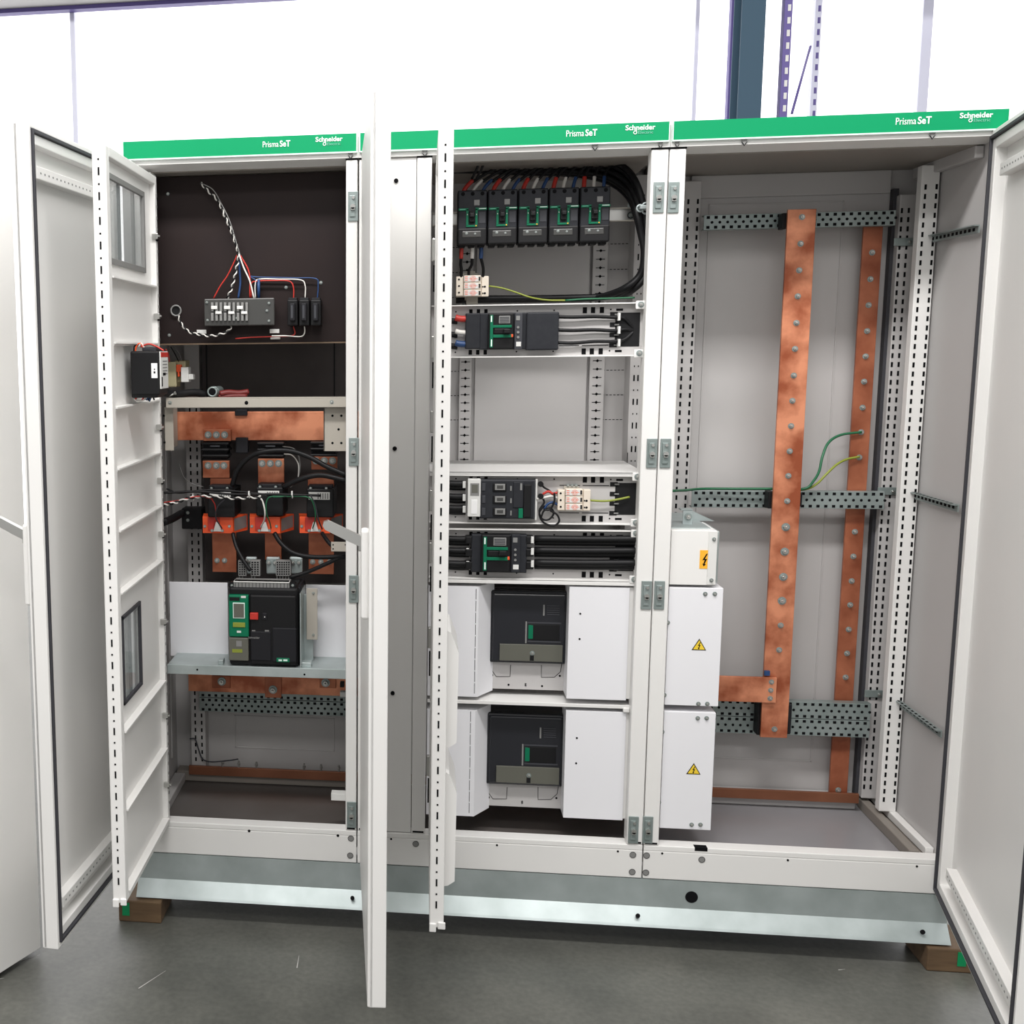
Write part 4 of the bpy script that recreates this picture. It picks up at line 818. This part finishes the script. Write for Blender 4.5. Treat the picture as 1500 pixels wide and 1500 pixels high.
# cables under the first breaker down to the white arrester
for k, (u, u2, m) in enumerate(((676, 676, 'red'), (692, 687, 'wire_white'), (705, 708, 'blue'))):
    p = P3([(u, 356, .17), (u, 368, .17), (u-.5, 379, .17)]); q = P3([(u-.5, 378, .17), (u+(2 if k == 2 else -1), 388, .18), (u2, 396, .19), (u2-.5, 406, .20)])
    t_ = thing('feeder_cable', 'black cable with %s sleeve between first breaker and white arrester' % cn[m], 'cable', tuple(p[0]), 'sleeved cables below the first breaker')
    MB().tube(p, .0055, m).build('sleeve', t_, label='%s sleeve' % cn[m]); MB().tube(q, .0042, 'black').build('conductor', t_)
def arrester(u0, v0, w, h, y, lab):
    t_ = thing('surge_arrester', lab, 'surge arrester', base_of(u0, v0, u0+w, v0+h, y), 'white surge arresters')
    f = lambda a, b_, c, d: (u0+w*a, v0+h*b_, u0+w*c, v0+h*d)
    mb = MB(); mb.px(*f(0, .06, 1, .98), y+.012, .04, 'cream', .002); mb.px(*f(0, .06, .22, .96), y+.006, .02, 'cream', .002); mb.px(*f(.78, .04, 1, .98), y+.006, .02, 'cream', .002)
    for k in range(3): a = at(u0+w*.09, v0+h*(.2+.3*k), y+.006); mb.cyl((a.x, a.y, a.z), (0, -1, 0), .0028, .0008, 'hole', 10)
    for b_ in (.53, .83): a = at(u0+w*.88, v0+h*b_, y+.006); mb.cyl((a.x, a.y, a.z), (0, -1, 0), .0030, .0008, 'hole', 10)
    for k in range(2): mb.px(*f(.80, .50+.3*k, .84, .56+.3*k), y+.005, .002, 'hole')
    mb.build('body', t_)
    for k in range(3):
        b0_, b1_ = .01+.325*k, .32+.325*k
        mb = MB(); mb.px(*f(.24, b0_, .76, b1_), y, .02, 'cream', .002); mb.px(*f(.255, b0_+.03, .68, b1_-.03), y-.0004, .001, 'label')
        for q in range(3): mb.px(*f(.27, b0_+.05+.08*q, .36, b0_+.085+.08*q), y-.0008, .001, 'red_print')
        a = at(u0+w*.52, v0+h*(b0_+b1_)/2, y); mb.ring((a.x, y-.0006, a.z), (0, 1, 0), .0042*w/48, .0007, 'red_print', 14); mb.ring((a.x, y-.0006, a.z), (0, 1, 0), .0075*w/48, .0005, 'red_print', 14); mb.px(*f(.40, (b0_+b1_)/2-.01, .66, (b0_+b1_)/2+.01), y-.0007, .001, 'red_print')
        mb.px(*f(.69, b0_+.06, .745, b1_-.06), y-.0006, .002, 'black', .0005); mb.build('plug_in_module', t_)
    return t_
arrester(668, 403, 48, 32, .19, 'white surge arrester with red print under the first green-marked breaker')
mb = MB(); mb.px(683, 433, 700, 446, .22, .003, 'beige', .001); mb.px(676, 400, 702, 404, .235, .003, 'beige', .001); mb.px(681, 397, 696, 440, .238, .003, 'beige', .001); solo(mb, 'arrester_bracket', 'small beige bracket behind the upper white arrester', 'bracket')
solo(MB().tube(P3([(716, 419, .21), (735, 422, .21), (755, 428, .20), (775, 435, .19), (800, 439.5, .17), (830, 440, .16)]), .0024, 'yellow_wire'), 'single_wire', 'yellow-green wire drooping from the upper white arrester', 'wire')
solo(MB().tube(P3([(828, 440, .16), (860, 438, .15), (900, 437, .14), (930, 436, .13)]), .0026, 'green_wire'), 'single_wire', 'green wire continuing right along the upper plate edge', 'wire')

# slotted mounting plates
def unit_plate(v_top, v_bot, label, comb=True, right=942, lip=True):
    y = .05; zt2 = at(800, v_top, .03).z; zb2 = at(800, v_bot, .03).z; X1 = at(right, (v_top+v_bot)/2, y).x
    t_ = thing('mounting_plate', label, 'mounting plate', ((XL+X1)/2, y, zb2), 'slotted white plates in the middle enclosure')
    mb = MB(); mb.box(XL, X1, y, y+.003, zb2, zt2, 'panel_shade_grey')
    mb.box(XL, X1+.004, .028, y+.003, zt2-.003, zt2, 'white', .0006); mb.box(XL, X1+.004, .028, y+.003, zb2, zb2+.003, 'white', .0006)
    fx = (zt2-zb2)
    for z in (zt2-.018, zb2+.014):
        for u in (857, 869, 882): x = at(u, v_top, y).x; mb.box(x-.0055, x+.0055, y-.0008, y+.001, z-.008, z+.008, 'hole')
        for u in (690, 701, 712): x = at(u, v_top, y).x; mb.box(x-.0045, x+.0045, y-.0008, y+.001, z-.006, z+.007, 'hole')
        x = at(908, v_top, y).x; mb.box(x-.009, x+.009, y-.0008, y+.001, z-.003, z+.003, 'hole', .001)
        for u in (668, 758, 812, 895): x = at(u, v_top, y).x; mb.cyl((x, y, z+.001), (0, -1, 0), .0022, .0008, 'hole', 8)
    for z in (zt2-.034, zb2+.030):
        for ua, ub in ((820, 850), (854, 893)): mb.box(at(ua, v_top, y).x, at(ub, v_top, y).x, y-.0008, y+.001, z-.001, z+.001, 'hole')
    mb.build('plate', t_)
    if comb:
        x0 = at(893, (v_top+v_bot)/2, y).x; x1 = at(937, (v_top+v_bot)/2, y).x; mb = MB(); mb.box(x0+.014, x1, y-.0012, y+.002, zb2+.026, zt2-.026, 'black')
        n = 4
        for k in range(n): zc_ = zb2+.030+(fx-.060)*k/(n-1); mb.box(x0, x0+.02, y-.0012, y+.002, zc_-.006, zc_+.006, 'black'); mb.box(x0+.012, x0+.024, y-.0018, y+.002, zc_-.002, zc_+.002, 'grey_label')
        mb.build('cable_comb', t_, label='black toothed cable opening')
    for z in (zt2-.006, zb2+.008):
        mb = MB(); x = at(right-6, (v_top+v_bot)/2, .03).x; mb.box(x-.013, x+.010, .024, .030, z-.012, z+.010, 'white', .003); mb.bolt((x, .024, z), .006, 'zinc', .005); mb.build('corner_screw', t_)
    return zb2, zt2
zbA, ztA = unit_plate(445, 523, 'upper slotted plate with three separate black cables and a green breaker', right=943)
zbB, ztB = unit_plate(694, 768, 'middle slotted plate with the white arrester and clear-windowed switch', right=938)
zbC, ztC = unit_plate(776, 850, 'lower slotted plate covered by thick black cables', right=936)
def big_toggle_breaker(u0, v0, u1, v1, y, lab, cover=True):
    t_ = thing('moulded_breaker', lab, 'circuit breaker', base_of(u0, v0, u1, v1, y), 'sideways breakers on the slotted plates')
    W_, H_ = u1-u0, v1-v0; f = lambda a, b_, c, d: (u0+W_*a, v0+H_*b_, u0+W_*c, v0+H_*d)
    mb = MB(); mb.px(*f(0, .02, 1, .98), y+.012, .03, 'breaker_grey', .003); mb.px(*f(.18, .03, .70, .97), y, .02, 'black', .003)
    if cover: mb.px(*f(-.28, .03, .02, .97), y+.006, .03, 'breaker_grey', .003); mb.px(*f(.96, .0, 1.62, 1.0), y+.002, .035, 'breaker_grey', .004)
    else:
        for k in range(3): mb.px(*f(-.10, .06+.32*k, .02, .26+.32*k), y+.01, .03, 'black', .003); mb.px(*f(.98, .06+.32*k, 1.12, .26+.32*k), y+.01, .03, 'black', .003)
    mb.build('body', t_)
    mb = MB()
    for a in ((.22, .08, .28, .93), (.28, .34, .66, .41), (.28, .59, .66, .67)): mb.px(*f(*a), y-.004, .01, 'green_dev', .0006)
    for a in ((.235, .10, .262, .26), (.235, .72, .262, .90)): mb.px(*f(*a), y-.0046, .001, 'header_line')
    mb.build('green_frame', t_, label='green frame round the toggle')
    mb = MB(); mb.px(*f(.30, .43, .60, .57), y-.006, .01, 'black', .002); mb.px(*f(.50, .44, .64, .56), y-.022, .02, 'black', .002); mb.build('toggle', t_)
    mb = MB(); mb.px(*f(.40, .10, .63, .30), y-.003, .006, 'grey_label', .001)
    for k in range(4): mb.px(*f(.42, .13+.04*k, .61, .15+.04*k), y-.0036, .001, 'breaker_mid')
    mb.build('rating_label', t_, label='grey rating label')
    mb = MB(); mb.px(*f(.65, .58, .69, .66), y-.0045, .006, 'orange', .001); mb.build('trip_button', t_, label='small orange button')
    mb = MB(); mb.px(*f(.72, .02, .88, .98), y-.001, .02, 'breaker_mid' if cover else 'breaker_grey', .002)
    for k in range(3): a = at(u0+W_*.79, v0+H_*(.40+.13*k), y-.002); mb.cyl((a.x, a.y, a.z), (0, -1, 0), .0035, .002, 'grey_label', 10)
    mb.px(*f(.75, .78, .85, .90), y-.002, .002, 'label', .0005); mb.px(*f(.75, .10, .83, .22), y-.002, .002, 'grey_label', .0005); mb.build('trip_unit', t_)
    return t_
big_toggle_breaker(702, 457, 774, 513, .018, 'sideways green-marked breaker with a plain grey cover, on the upper slotted plate')
for k, v in enumerate((467, 487, 504)):
    m = colz[k]; t_ = thing('feeder_cable', 'short %s-capped cable entering left side of the upper sideways breaker' % cn[m], 'cable', tuple(at(665, v, .035)), 'coloured caps left of the upper sideways breaker')
    MB().tube(P3([(667, v-2, .034), (674, v, .034), (687, v, .034)]), .0085 if k != 1 else .007, m).build('sleeve', t_, label='%s sleeve' % cn[m]); MB().tube(P3([(655, v+2, .05), (670, v+4, .045)]), .008).build('conductor', t_)
for k, v in enumerate((464, 483.5, 502)):
    t_ = thing('feeder_cable', 'black cable crossing bright plate to the toothed opening, %s of three' % ('top', 'middle', 'bottom')[k], 'cable', tuple(at(860, v, .04)), 'three black cables on the upper plate')
    MB().tube(P3([(816, v, .035), (840, v+.5, .036), (870, v-.3+(-1.5 if k == 2 else 0), .038), (900, v+1-(3 if k == 2 else 0), .04), (915, v+3-(4*k), .045), (930, 484, .055)]), .0048).build('conductor', t_)
    mb = MB(); a = at(907, v, .03); mb.box(a.x-.003, a.x+.003, .026, .05, a.z-.010, a.z+.010, 'label', .001); mb.build('tie', t_, label='pale tie')
# unit B: switch with clear windows
sw = thing('fuse_switch', 'dark grey switch with three clear fuse windows and a green tab on the middle plate', 'switch', base_of(685, 702, 787, 762, .02))
mb = MB(); mb.px(703, 703, 784, 760, .020, .03, 'breaker_mid', .002); mb.px(704, 704, 782, 759, .014, .01, 'breaker_grey', .002); mb.build('body', sw)
mb = MB(); mb.px(685, 702, 704, 757, .012, .03, 'label', .002); mb.px(689, 708, 702, 726, .011, .002, 'grey_label'); mb.px(691, 710, 700, 722, .0105, .002, 'lcd'); mb.px(690, 732, 699, 753, .011, .002, 'paper', .001); mb.build('label_plate', sw, label='pale plate with white sticker')
for k in range(3):
    v = 708+k*18; mb = MB(); mb.px(722, v, 742, v+12, .010, .006, 'black', .002); mb.px(725, v+1, 740, v+10, .0085, .004, 'grey_label', .001); mb.px(728, v+3, 737, v+8, .0078, .002, 'clear_cover', .001); mb.build('fuse_window', sw, label='clear fuse window')
    mb = MB(); mb.px(706, v, 711, v+11, .012, .004, 'breaker_mid', .001); mb.px(747.5, v+4, 749.5, v+11, .012, .003, 'grey_label'); mb.build('terminal', sw)
mb = MB(); mb.px(767, 710, 778, 758, .008, .01, 'black', .002); mb.px(752, 706, 767, 744, .011, .01, 'breaker_grey', .002); mb.px(762, 708, 765, 718, .0105, .002, 'grey_label'); mb.build('handle_cover', sw)
mb = MB(); mb.px(759.5, 745, 766, 759, .008, .008, 'green_dev', .001); mb.build('green_tab', sw, label='green tab')
mb = MB(); mb.px(784, 702, 787, 762, .03, .02, 'label', .001); mb.build('side_frame', sw)
arrester(817, 716, 48, 33, .012, 'white surge arrester with red print on the middle slotted plate')
mb = MB(); mb.px(826, 712, 848, 718, .040, .006, 'beige', .001)
for u in (832, 838, 844): a = at(u, 711, .04); mb.bolt((a.x, .04, a.z), .003, 'zinc', .004)
solo(mb, 'arrester_bracket', 'small screw bracket above the lower white arrester', 'bracket')
for k, (m, pts) in enumerate((('red', [(795, 724), (803, 720), (810, 723), (818, 721)]), ('wire_white', [(786, 731), (797, 729), (808, 727), (818, 730)]), ('blue', [(797, 745), (803, 738), (810, 736), (818, 740)]))):
    solo(MB().tube(P3(pts, .03), .0034, m), 'single_wire', '%s wire entering the left side of the lower white arrester' % cn[m], 'wire')
for k, pts in enumerate(([(792, 708), (797, 714), (805, 719), (811, 727)], [(793, 727), (797, 736), (790, 748), (794, 760), (804, 761), (811, 752), (806, 744), (796, 746)], [(797, 740), (790, 752), (796, 765), (810, 770), (819, 764), (816, 754), (806, 748)], [(812, 722), (812, 734), (806, 746), (797, 748), (793, 757)])):
    solo(MB().tube(P3(pts, .034-.004*k), .0027, 'black'), 'single_wire', 'black wire coiled in loops beside the lower white arrester', 'wire', 'black coiled wires beside the lower arrester')
for u, v in ((792, 709), (792, 727)):
    a = at(u, v, .03); mb = MB(); mb.cyl((a.x, .035, a.z), (0, -1, 0), .0075, .01, 'black', 14); solo(mb, 'round_plug', 'round black cap left of the lower white arrester, %s one' % ('upper' if v == 709 else 'lower'), 'plug')
solo(MB().tube(P3([(864, 733, .03), (885, 734, .032), (903, 732, .034), (922, 728, .04)]), .0030, 'yellow_wire'), 'single_wire', 'yellow-green wire leaving the lower white arrester to the right', 'wire')
# black cable bunches left of units B and C, and right of C
def flat_cables(u0, u1, vs, y, r, lab, grp):
    for k, v in enumerate(vs):
        t_ = thing('feeder_cable', lab % ('top', 'middle', 'bottom')[k], 'cable', tuple(at(u0, v, y)), grp)
        mb = MB(); mb.tube(P3([(u0, v, y), ((u0+u1)/2, v+.8, y), (u1, v+.5, y)]), r, 'black', 10); mb.tube(P3([(u0, v+5, y+.008), ((u0+u1)/2, v+6, y+.008), (u1, v+6, y+.008)]), r*.95, 'black', 10); mb.build('conductor', t_)
        mb = MB(); ue = u1-2 if u0 < 700 else u0-3; mb.px(ue-2.2, v-3, ue+2.2, v+7, y-r-.003, .004, 'label', .001); mb.build('wire_marker', t_, label='white wire marker')
flat_cables(655, 682, (708, 727, 744), .035, .0088, 'black cable pair left of the clear-windowed switch, %s of three', 'black cables left of the switch')
flat_cables(655, 687, (789, 806, 825), .035, .0088, 'black cable pair left of the lower sideways breaker, %s of three', 'black cables left of the lower breaker')
flat_cables(783, 938, (789, 806, 824), .032, .0095, 'thick black cable pair right of the lower sideways breaker, %s of three', 'thick black cables on the lower plate')
big_toggle_breaker(690, 782, 772, 840, .012, 'sideways green-marked breaker between thick black cables, on the lower slotted plate', False)
# shelf
Zs = at(940, 692, .03).z
mb = MB(); X1 = at(944, 692, .03).x; mb.box(XL, X1, .028, .36, Zs-.003, Zs, 'white'); mb.box(XL, X1, .028, .031, Zs-.012, Zs, 'white', .001)
a = at(919, 676, .30); mb.box(a.x-.001, a.x+.001, .30, .302, Zs, Zs+.03, 'hole')
solo(mb, 'shelf_plate', 'white horizontal shelf plate under the empty bay of the middle enclosure', 'shelf')
Z1 = at(920, 856, .03).z; Z2 = at(920, 1036, .03).z
for Z, u, lab in ((Z1, 936, 'white shelf plate above the upper dark windowed breaker'), (Z2, 924, 'white shelf plate between the two dark windowed breakers')):
    X1 = at(u, 950, .03).x+.004; mb = MB(); mb.box(XL, X1, .028, .25, Z, Z+.003, 'white'); mb.box(XL, X1, .026, .029, Z-.004, Z+.006, 'white', .001); mb.box(X1-.02, X1-.002, .022, .03, Z-.014, Z, 'white', .003)
    solo(mb, 'shelf_plate', lab, 'shelf')
def cover_set(va, vb, va2, vb2, which, du):
    # left folded cover
    x0, x1 = XL, at(700+du, (va+vb)/2, .03).x; zt3, zb3 = at(700+du, va, .03).z, at(700+du, vb, .03).z
    mb = MB(); mb.prism([(x0, .03), (x1, .03), (x1+.047, .10), (x1+.047, .12), (x0, .12)], zb3, zt3, 'white_cool', axis='z')
    x = x1-.002
    z = zb3+.01
    while z < zt3-.01: mb.box(at(696+du, 950, .03).x-.0007, at(696+du, 950, .03).x+.0007, .0294, .031, z, min(z+.03, zt3), 'hole'); z += .034
    solo(mb, 'cover_box', 'white folded cover left of the %s dark windowed breaker' % which, 'cover')
    # breaker
    t_ = thing('windowed_breaker', '%s of two dark breakers behind smoked covers with a viewing window' % which, 'circuit breaker', base_of(718+du, va2, 832+du, vb2, .07), 'dark windowed breakers between white covers')
    u0, u1 = 717+du, 831+du; W_, H_ = u1-u0, vb2-va2; f = lambda a, b_, c, d: (u0+W_*a, va2+H_*b_, u0+W_*c, va2+H_*d)
    mb = MB(); mb.px(u0, va2, u1, vb2, .085, .12, 'smoked', .006); mb.px(*f(.04, .04, .97, .98), .078, .01, 'smoked', .004); mb.px(*f(0, -.05, 1, .06), .12, .08, 'dark_plate', .002); mb.build('body', t_)
    mb = MB(); mb.px(*f(.46, .42, .48, .72), .0765, .003, 'grey_label', .0005); mb.px(*f(.53, .46, .90, .68), .0765, .003, 'black', .002); mb.px(*f(.50, .47, .56, .66), .0762, .003, 'green_dev', .001)
    for bb in ((.49, .43, .92, .45), (.49, .69, .92, .71)): mb.px(*f(*bb), .0768, .002, 'breaker_mid')
    mb.build('viewing_window', t_)
    mb = MB(); mb.px(*f(.69, .19, .71, .34), .0765, .003, 'grey_label', .0005)
    for k in range(5): mb.px(*f(.74, .20+.03*k, .90, .21+.03*k), .0768, .002, 'breaker_mid')
    mb.build('marking', t_)
    mb = MB(); mb.px(*f(.13, .74, .94, .97), .072, .006, 'lcd', .001); mb.bolt((at(u0+W_*.55, va2+H_*.86, .07).x, .072, at(u0+W_*.55, va2+H_*.86, .07).z), .005, 'zinc', .003); mb.px(*f(.52, .89, .57, .96), .071, .002, 'black'); mb.build('lower_shield', t_, label='grey lower shield')
    # plate under it
    mb = MB(); ub, vc = (u0-6 if False else u0-3), vb2+(38 if which == 'upper' else 31); x0, x1, z0, z1 = rect(u0-3, vb2-4, u1, vc, .10); mb.box(x0, x1, .19 if False else .10, .103, z0, z1, 'panel_shade_grey')
    g = lambda pts: mb.tube([Vector((p.x, .0995, p.z)) for p in P3(pts, .10)], .0009, 'hole', 4, smooth=False)
    g([(u0+2, vb2+8), (u0+10, vb2+19), (u0+30, vb2+19), (u0+31, vb2+2)]); g([(u0+76, vb2+2), (u0+76, vb2+20), (u0+95, vb2+20), (u0+104, vb2+12), (u0+106, vb2)])
    for u, v in ((u0+28, vb2+31), (u0+77, vb2+33), (u0+4, vb2+17), (u0+103, vb2+18)):
        if v < vc: a = at(u, v, .10); mb.cyl((a.x, .100, a.z), (0, -1, 0), .003, .0008, 'hole', 10)
    a = at(u0+53, vb2+(31 if which == 'upper' else 24), .10); text_bm(mb, 'E', a.x, a.z, .0992, .008, 'hole', .0002)
    solo(mb, 'breaker_plate', 'white plate with cut marks below the %s dark windowed breaker' % which, 'mounting plate')
    ur = 832+du; x0, x1, _, _ = rect(ur, va, ur+88, vb, .03); zt3, zb3 = at(ur+44, va+1, .03).z, at(ur+44, vb+4, .03).z
    mb = MB(); mb.box(x0, x1, .03, .12, zb3, zt3, 'white_cool', .001); mb.box(x1, x1+.016, .036, .12, zb3+.003, zt3, 'white', .001)
    for u, v in ((ur+18, va+40), (ur+17, va+77)): a = at(u, v, .03); mb.cyl((a.x, .030, a.z), (0, -1, 0), .0028, .0008, 'hole', 10)
    solo(mb, 'cover_box', 'white cover box right of the %s dark windowed breaker' % which, 'cover')
cover_set(859, 1021, 866, 972, 'upper', 0)
cover_set(1041, 1196, 1046, 1151, 'lower', -5)

# ================================================================ contents of the right enclosure
def hv_box(u1, v0, v1, lab, cat, lid, tag_, ul=1.496, y=.02, d=.17, mate='white_cool'):
    x1 = at(u1, (v0+v1)/2, y).x; z1, z0 = at((975+u1)/2, v0, y).z, at((975+u1)/2, v1, y).z
    t_ = thing('terminal_cover', lab, cat, ((ul+x1)/2, y, z0), 'white terminal covers reaching into the right enclosure')
    mb = MB(); mb.box(ul, x1, y, y+d, z0, z1, mate, .0015); mb.build('body', t_); return t_, x1, z0, z1, y
def warn_triangle(t_, u, v, y, s=.0165):
    a = at(u, v, y); mb = MB(); mb.prism([(a.x-s*1.15, a.z-s*.85), (a.x+s*1.15, a.z-s*.85), (a.x, a.z+s*1.1)], y-.0008, y, 'black'); mb.prism([(a.x-s*.93, a.z-s*.72), (a.x+s*.93, a.z-s*.72), (a.x, a.z+s*.86)], y-.0012, y-.0008, 'yellow')
    bolt_sign(mb, a.x, a.z-.001, y-.0012, s*.62); mb.build('warning_sign', t_, label='yellow triangle with black lightning bolt')
def bolt_sign(mb, x, z, y, s):
    k = mb.mi('hole'); P = [(.25, 1), (-.35, -.05), (.02, -.02), (-.18, -.62), (-.32, -.58), (-.12, -1.05), (.22, -.70), (.02, -.66), (.38, .18), (.02, .14), (.45, 1)]
    vs = [mb.bm.verts.new((x+px_*s, y-.0003, z+pz*s)) for px_, pz in P]
    f = mb.bm.faces.new(vs); f.material_index = k
def screws(t_, pts, y, r=.0045):
    for u, v in pts: a = at(u, v, y); mb = MB(); mb.bolt((a.x, y, a.z), r, 'zinc', .004); mb.build('screw', t_)
t_, x1, z0, z1, y = hv_box(1056, 861, 1034, 'upper tall white cover with yellow triangle, beside the joint posts', 'cover', 0, 0)
warn_triangle(t_, 1024, 945, y); screws(t_, ((1033, 870), (1047, 870), (978, 912), (973, 1018), (1023, 1031), (1036, 1031)), y)
t_, x1, z0, z1, y = hv_box(1045, 1043, 1215, 'lower tall white cover with yellow triangle, nearest the floor plate', 'cover', 0, 0)
warn_triangle(t_, 1016, 1127, y); screws(t_, ((1022, 1052), (1035, 1052), (970, 1072), (965, 1175), (1013, 1208), (1026, 1208)), y)
t_, x1, z0, z1, y = hv_box(1049, 777, 857, 'short white box with orange lightning sign above the tall covers', 'junction box', 0, 0, d=.16, mate='white')
mb = MB(); mb.box(1.496, x1+.012, y+.02, y+.2, z0+.002, z1-.004, 'galv', .004); mb.box(1.50, x1-.01, y+.03, y+.33, z1-.001, z1+.003, 'galv', .001); mb.build('rear_housing', t_, label='grey rear housing')
mb = MB(); mb.px(1025, 806, 1039.5, 833, y-.001, .001, 'amber'); a = at(1032, 820, y); bolt_sign(mb, a.x, a.z, y-.0012, .017); mb.build('warning_sign', t_, label='orange label with black lightning bolt')
mb = MB(); mb.px(1037, 778, 1050, 857, y-.003, .004, 'label', .002); mb.build('lid_edge', t_); screws(t_, ((1046, 790), (1042, 850)), y-.003, .004)
mb = MB(); a = at(1008, 757, .12); mb.box(a.x-.014, a.x+.012, .12, .124, z1, a.z+.02, 'galv', .001); mb.box(a.x-.02, a.x+.012, .12, .15, a.z+.018, a.z+.021, 'galv'); mb.bolt((a.x, .12, a.z), .008, 'zinc', .006)
mb.prism([(a.x+.012, z1), (a.x+.09, z1), (a.x+.03, a.z+.005), (a.x+.012, a.z+.01)], .20, .203, 'galv'); solo(mb, 'galvanised_bracket', 'galvanised angle bracket standing on the short white box', 'bracket')
# rails and busbars
galv_rail(1031, 311, 1312, 334, .365, 'single perforated rail across the top of the right enclosure', False, None)
galv_rail(1013, 719, 1296, 745, .365, 'single perforated rail at mid height of the right enclosure', False, None)
galv_rail(1030, 1027, 1275, 1077, .365, 'double perforated rail near the bottom of the right enclosure', True, None)
def vbar(u0a, u1a, va, u0b, u1b, vb, y, mat_, bolts, big, lab, th=.010):
    A, B = at(u0a, va, y), at(u1a, va, y); Cc, D = at(u0b, vb, y), at(u1b, vb, y); x0, x1 = (A.x+Cc.x)/2, (B.x+D.x)/2
    t_ = thing('busbar', lab, 'busbar', ((x0+x1)/2, y, Cc.z)); mb = MB(); mb.box(x0, x1, y, y+th, Cc.z, A.z, mat_, .001); mb.build('bar', t_)
    for i, (u, v) in enumerate(bolts):
        a = at(u, v, y); mb = MB(); mb.bolt(((x0+x1)/2+(a.x-(x0+x1)/2)*.3, y, a.z), .0088 if i in big else .0062, 'zinc', .007); mb.build('bolt', t_)
    return t_
mb1 = [(1175, 318), (1173, 357), (1171, 396), (1169, 434), (1167, 473), (1165, 511), (1164, 550), (1162, 587), (1160, 624), (1158, 661), (1156, 697), (1155, 734), (1153, 772), (1152, 808), (1150, 845), (1148, 880), (1146, 916), (1143, 952), (1135, 1068)]
vbar(1152, 1195, 307, 1116, 1154, 1080, .31, 'copper', mb1, (12, 13, 14, 15), 'broad vertical copper bar with a line of bolts, in front of the rails')
mb2 = [(1278, 370), (1275, 409), (1272, 447), (1270, 485), (1268, 522), (1266, 559), (1264, 597), (1262, 633), (1259, 670), (1257, 733), (1253, 779), (1251, 815), (1248, 851), (1246, 886), (1244, 922), (1241, 957), (1239, 992), (1237, 1042), (1227, 1157)]
vbar(1262, 1292, 322, 1218, 1243, 1165, .40, 'copper_dark', mb2, (), 'narrow vertical copper bar with a line of bolts, behind the rails')
for v, v2, lab in ((312, 334, 'top'), (720, 744, 'middle'), (1030, 1076, 'bottom')):
    u = 1174-(v-308)*.0505; mb = MB(); mb.px(u-28, v, u-20, v2+1, .325, .04, 'black', .002); mb.px(u-20, v+2, u+22, v2-2, .325, .036, 'black_soft', .002); solo(mb, 'busbar_insulator', 'black insulator between the broad copper bar and the %s rail' % lab, 'insulator', 'insulators behind the broad copper bar')
mb = MB(); a0, a1 = at(1050, 990, .30), at(1138, 991, .30); z0 = at(1095, 1028, .30).z; mb.box(1.50, a1.x, .297, .307, z0, a0.z, 'copper', .001)
cs = thing('copper_link', 'short horizontal copper bar joining the broad vertical bar from the white covers', 'copper link', ((1.5+a1.x)/2, .297, z0)); mb.build('bar', cs)
for u, v in ((1130, 999), (1129, 1011), (1128, 1023)): a = at(u, v, .297); mb = MB(); mb.bolt((a.x, .297, a.z), .0055, 'zinc', .005); mb.build('bolt', cs)
mb = MB(); mb.px(1120, 983, 1128, 990, .300, .009, 'blue', .0005); solo(mb, 'blue_marker', 'small blue marker above the short horizontal copper bar', 'marker')
# earth cables
solo(MB().tube(P3([(985, 719, .08), (1005, 718, .25), (1030, 716, .34), (1080, 716, .34), (1135, 716, .335), (1178, 716, .34), (1192, 704, .34), (1200, 690, .34), (1205, 668, .35), (1214, 648, .37), (1232, 637, .385), (1262, 633, .39)]), .0038, 'green_wire'), 'earth_cable', 'green earth cable running behind the broad bar up to the narrow copper bar', 'cable')
solo(MB().tube(P3([(1135, 719, .345), (1178, 717, .35), (1196, 709, .345), (1210, 695, .345), (1225, 681, .36), (1240, 673, .38), (1259, 669, .39)]), .0034, 'yellow_wire'), 'earth_cable', 'yellow-green earth cable ending lower on the narrow copper bar', 'cable')
# depth-wise rails on the side wall
for z, lab in ((1.767, 'upper'), (1.053, 'middle'), (.44, 'lower')):
    mb = MB(); x = 2.214; mb.box(x, x+.003, .03, .44, z-.010, z+.010, 'galv_green'); mb.box(x-.012, x, .03, .44, z+.007, z+.010, 'galv_green')
    yy = .05
    while yy < .43: mb.box(x-.0006, x+.001, yy, yy+.012, z-.004, z+.004, 'hole'); mb.box(x-.009, x-.003, yy, yy+.012, z+.0096, z+.0106, 'hole'); yy += .024
    mb.box(2.15, x, .392, .398, z-.010, z+.012, 'galv_green', .001); mb.bolt((2.19, .392, z), .006, 'zinc', .004)
    solo(mb, 'side_rail', '%s galvanised slotted rail on the right side wall of the right enclosure' % lab, 'mounting rail', 'slotted side rails in the right enclosure')

# ================================================================ light: overcast hall daylight and ceiling luminaires
sc = bpy.context.scene
w = bpy.data.worlds.new('hall'); sc.world = w; w.use_nodes = True; bg = w.node_tree.nodes['Background']
bg.inputs[0].default_value = (1, .985, .97, 1); bg.inputs[1].default_value = .58
def lamp(name, loc, rot, size, sy, power, col=(1, .98, .96)):
    l = bpy.data.lights.new(name, 'AREA'); l.shape = 'RECTANGLE'; l.size = size; l.size_y = sy; l.energy = power; l.color = col
    o = bpy.data.objects.new(name, l); C.objects.link(o); o.location = loc; o.rotation_euler = rot
lamp('ceiling_luminaire', (-.3, -2.0, 4.3), (math.radians(24), 0, 0), 2.6, .4, 105)
lamp('ceiling_luminaire', (2.0, -2.0, 4.3), (math.radians(24), 0, 0), 2.6, .4, 90)
lamp('ceiling_luminaire', (.8, -5.0, 4.6), (math.radians(48), 0, 0), 3.0, .4, 60)
for o_ in bpy.data.objects:
    if '_o' in o_: del o_['_o']
vs = sc.view_settings; vs.view_transform = 'Standard'; vs.look = 'None'; vs.exposure = 0.22; vs.gamma = 1; vs.use_curve_mapping = False
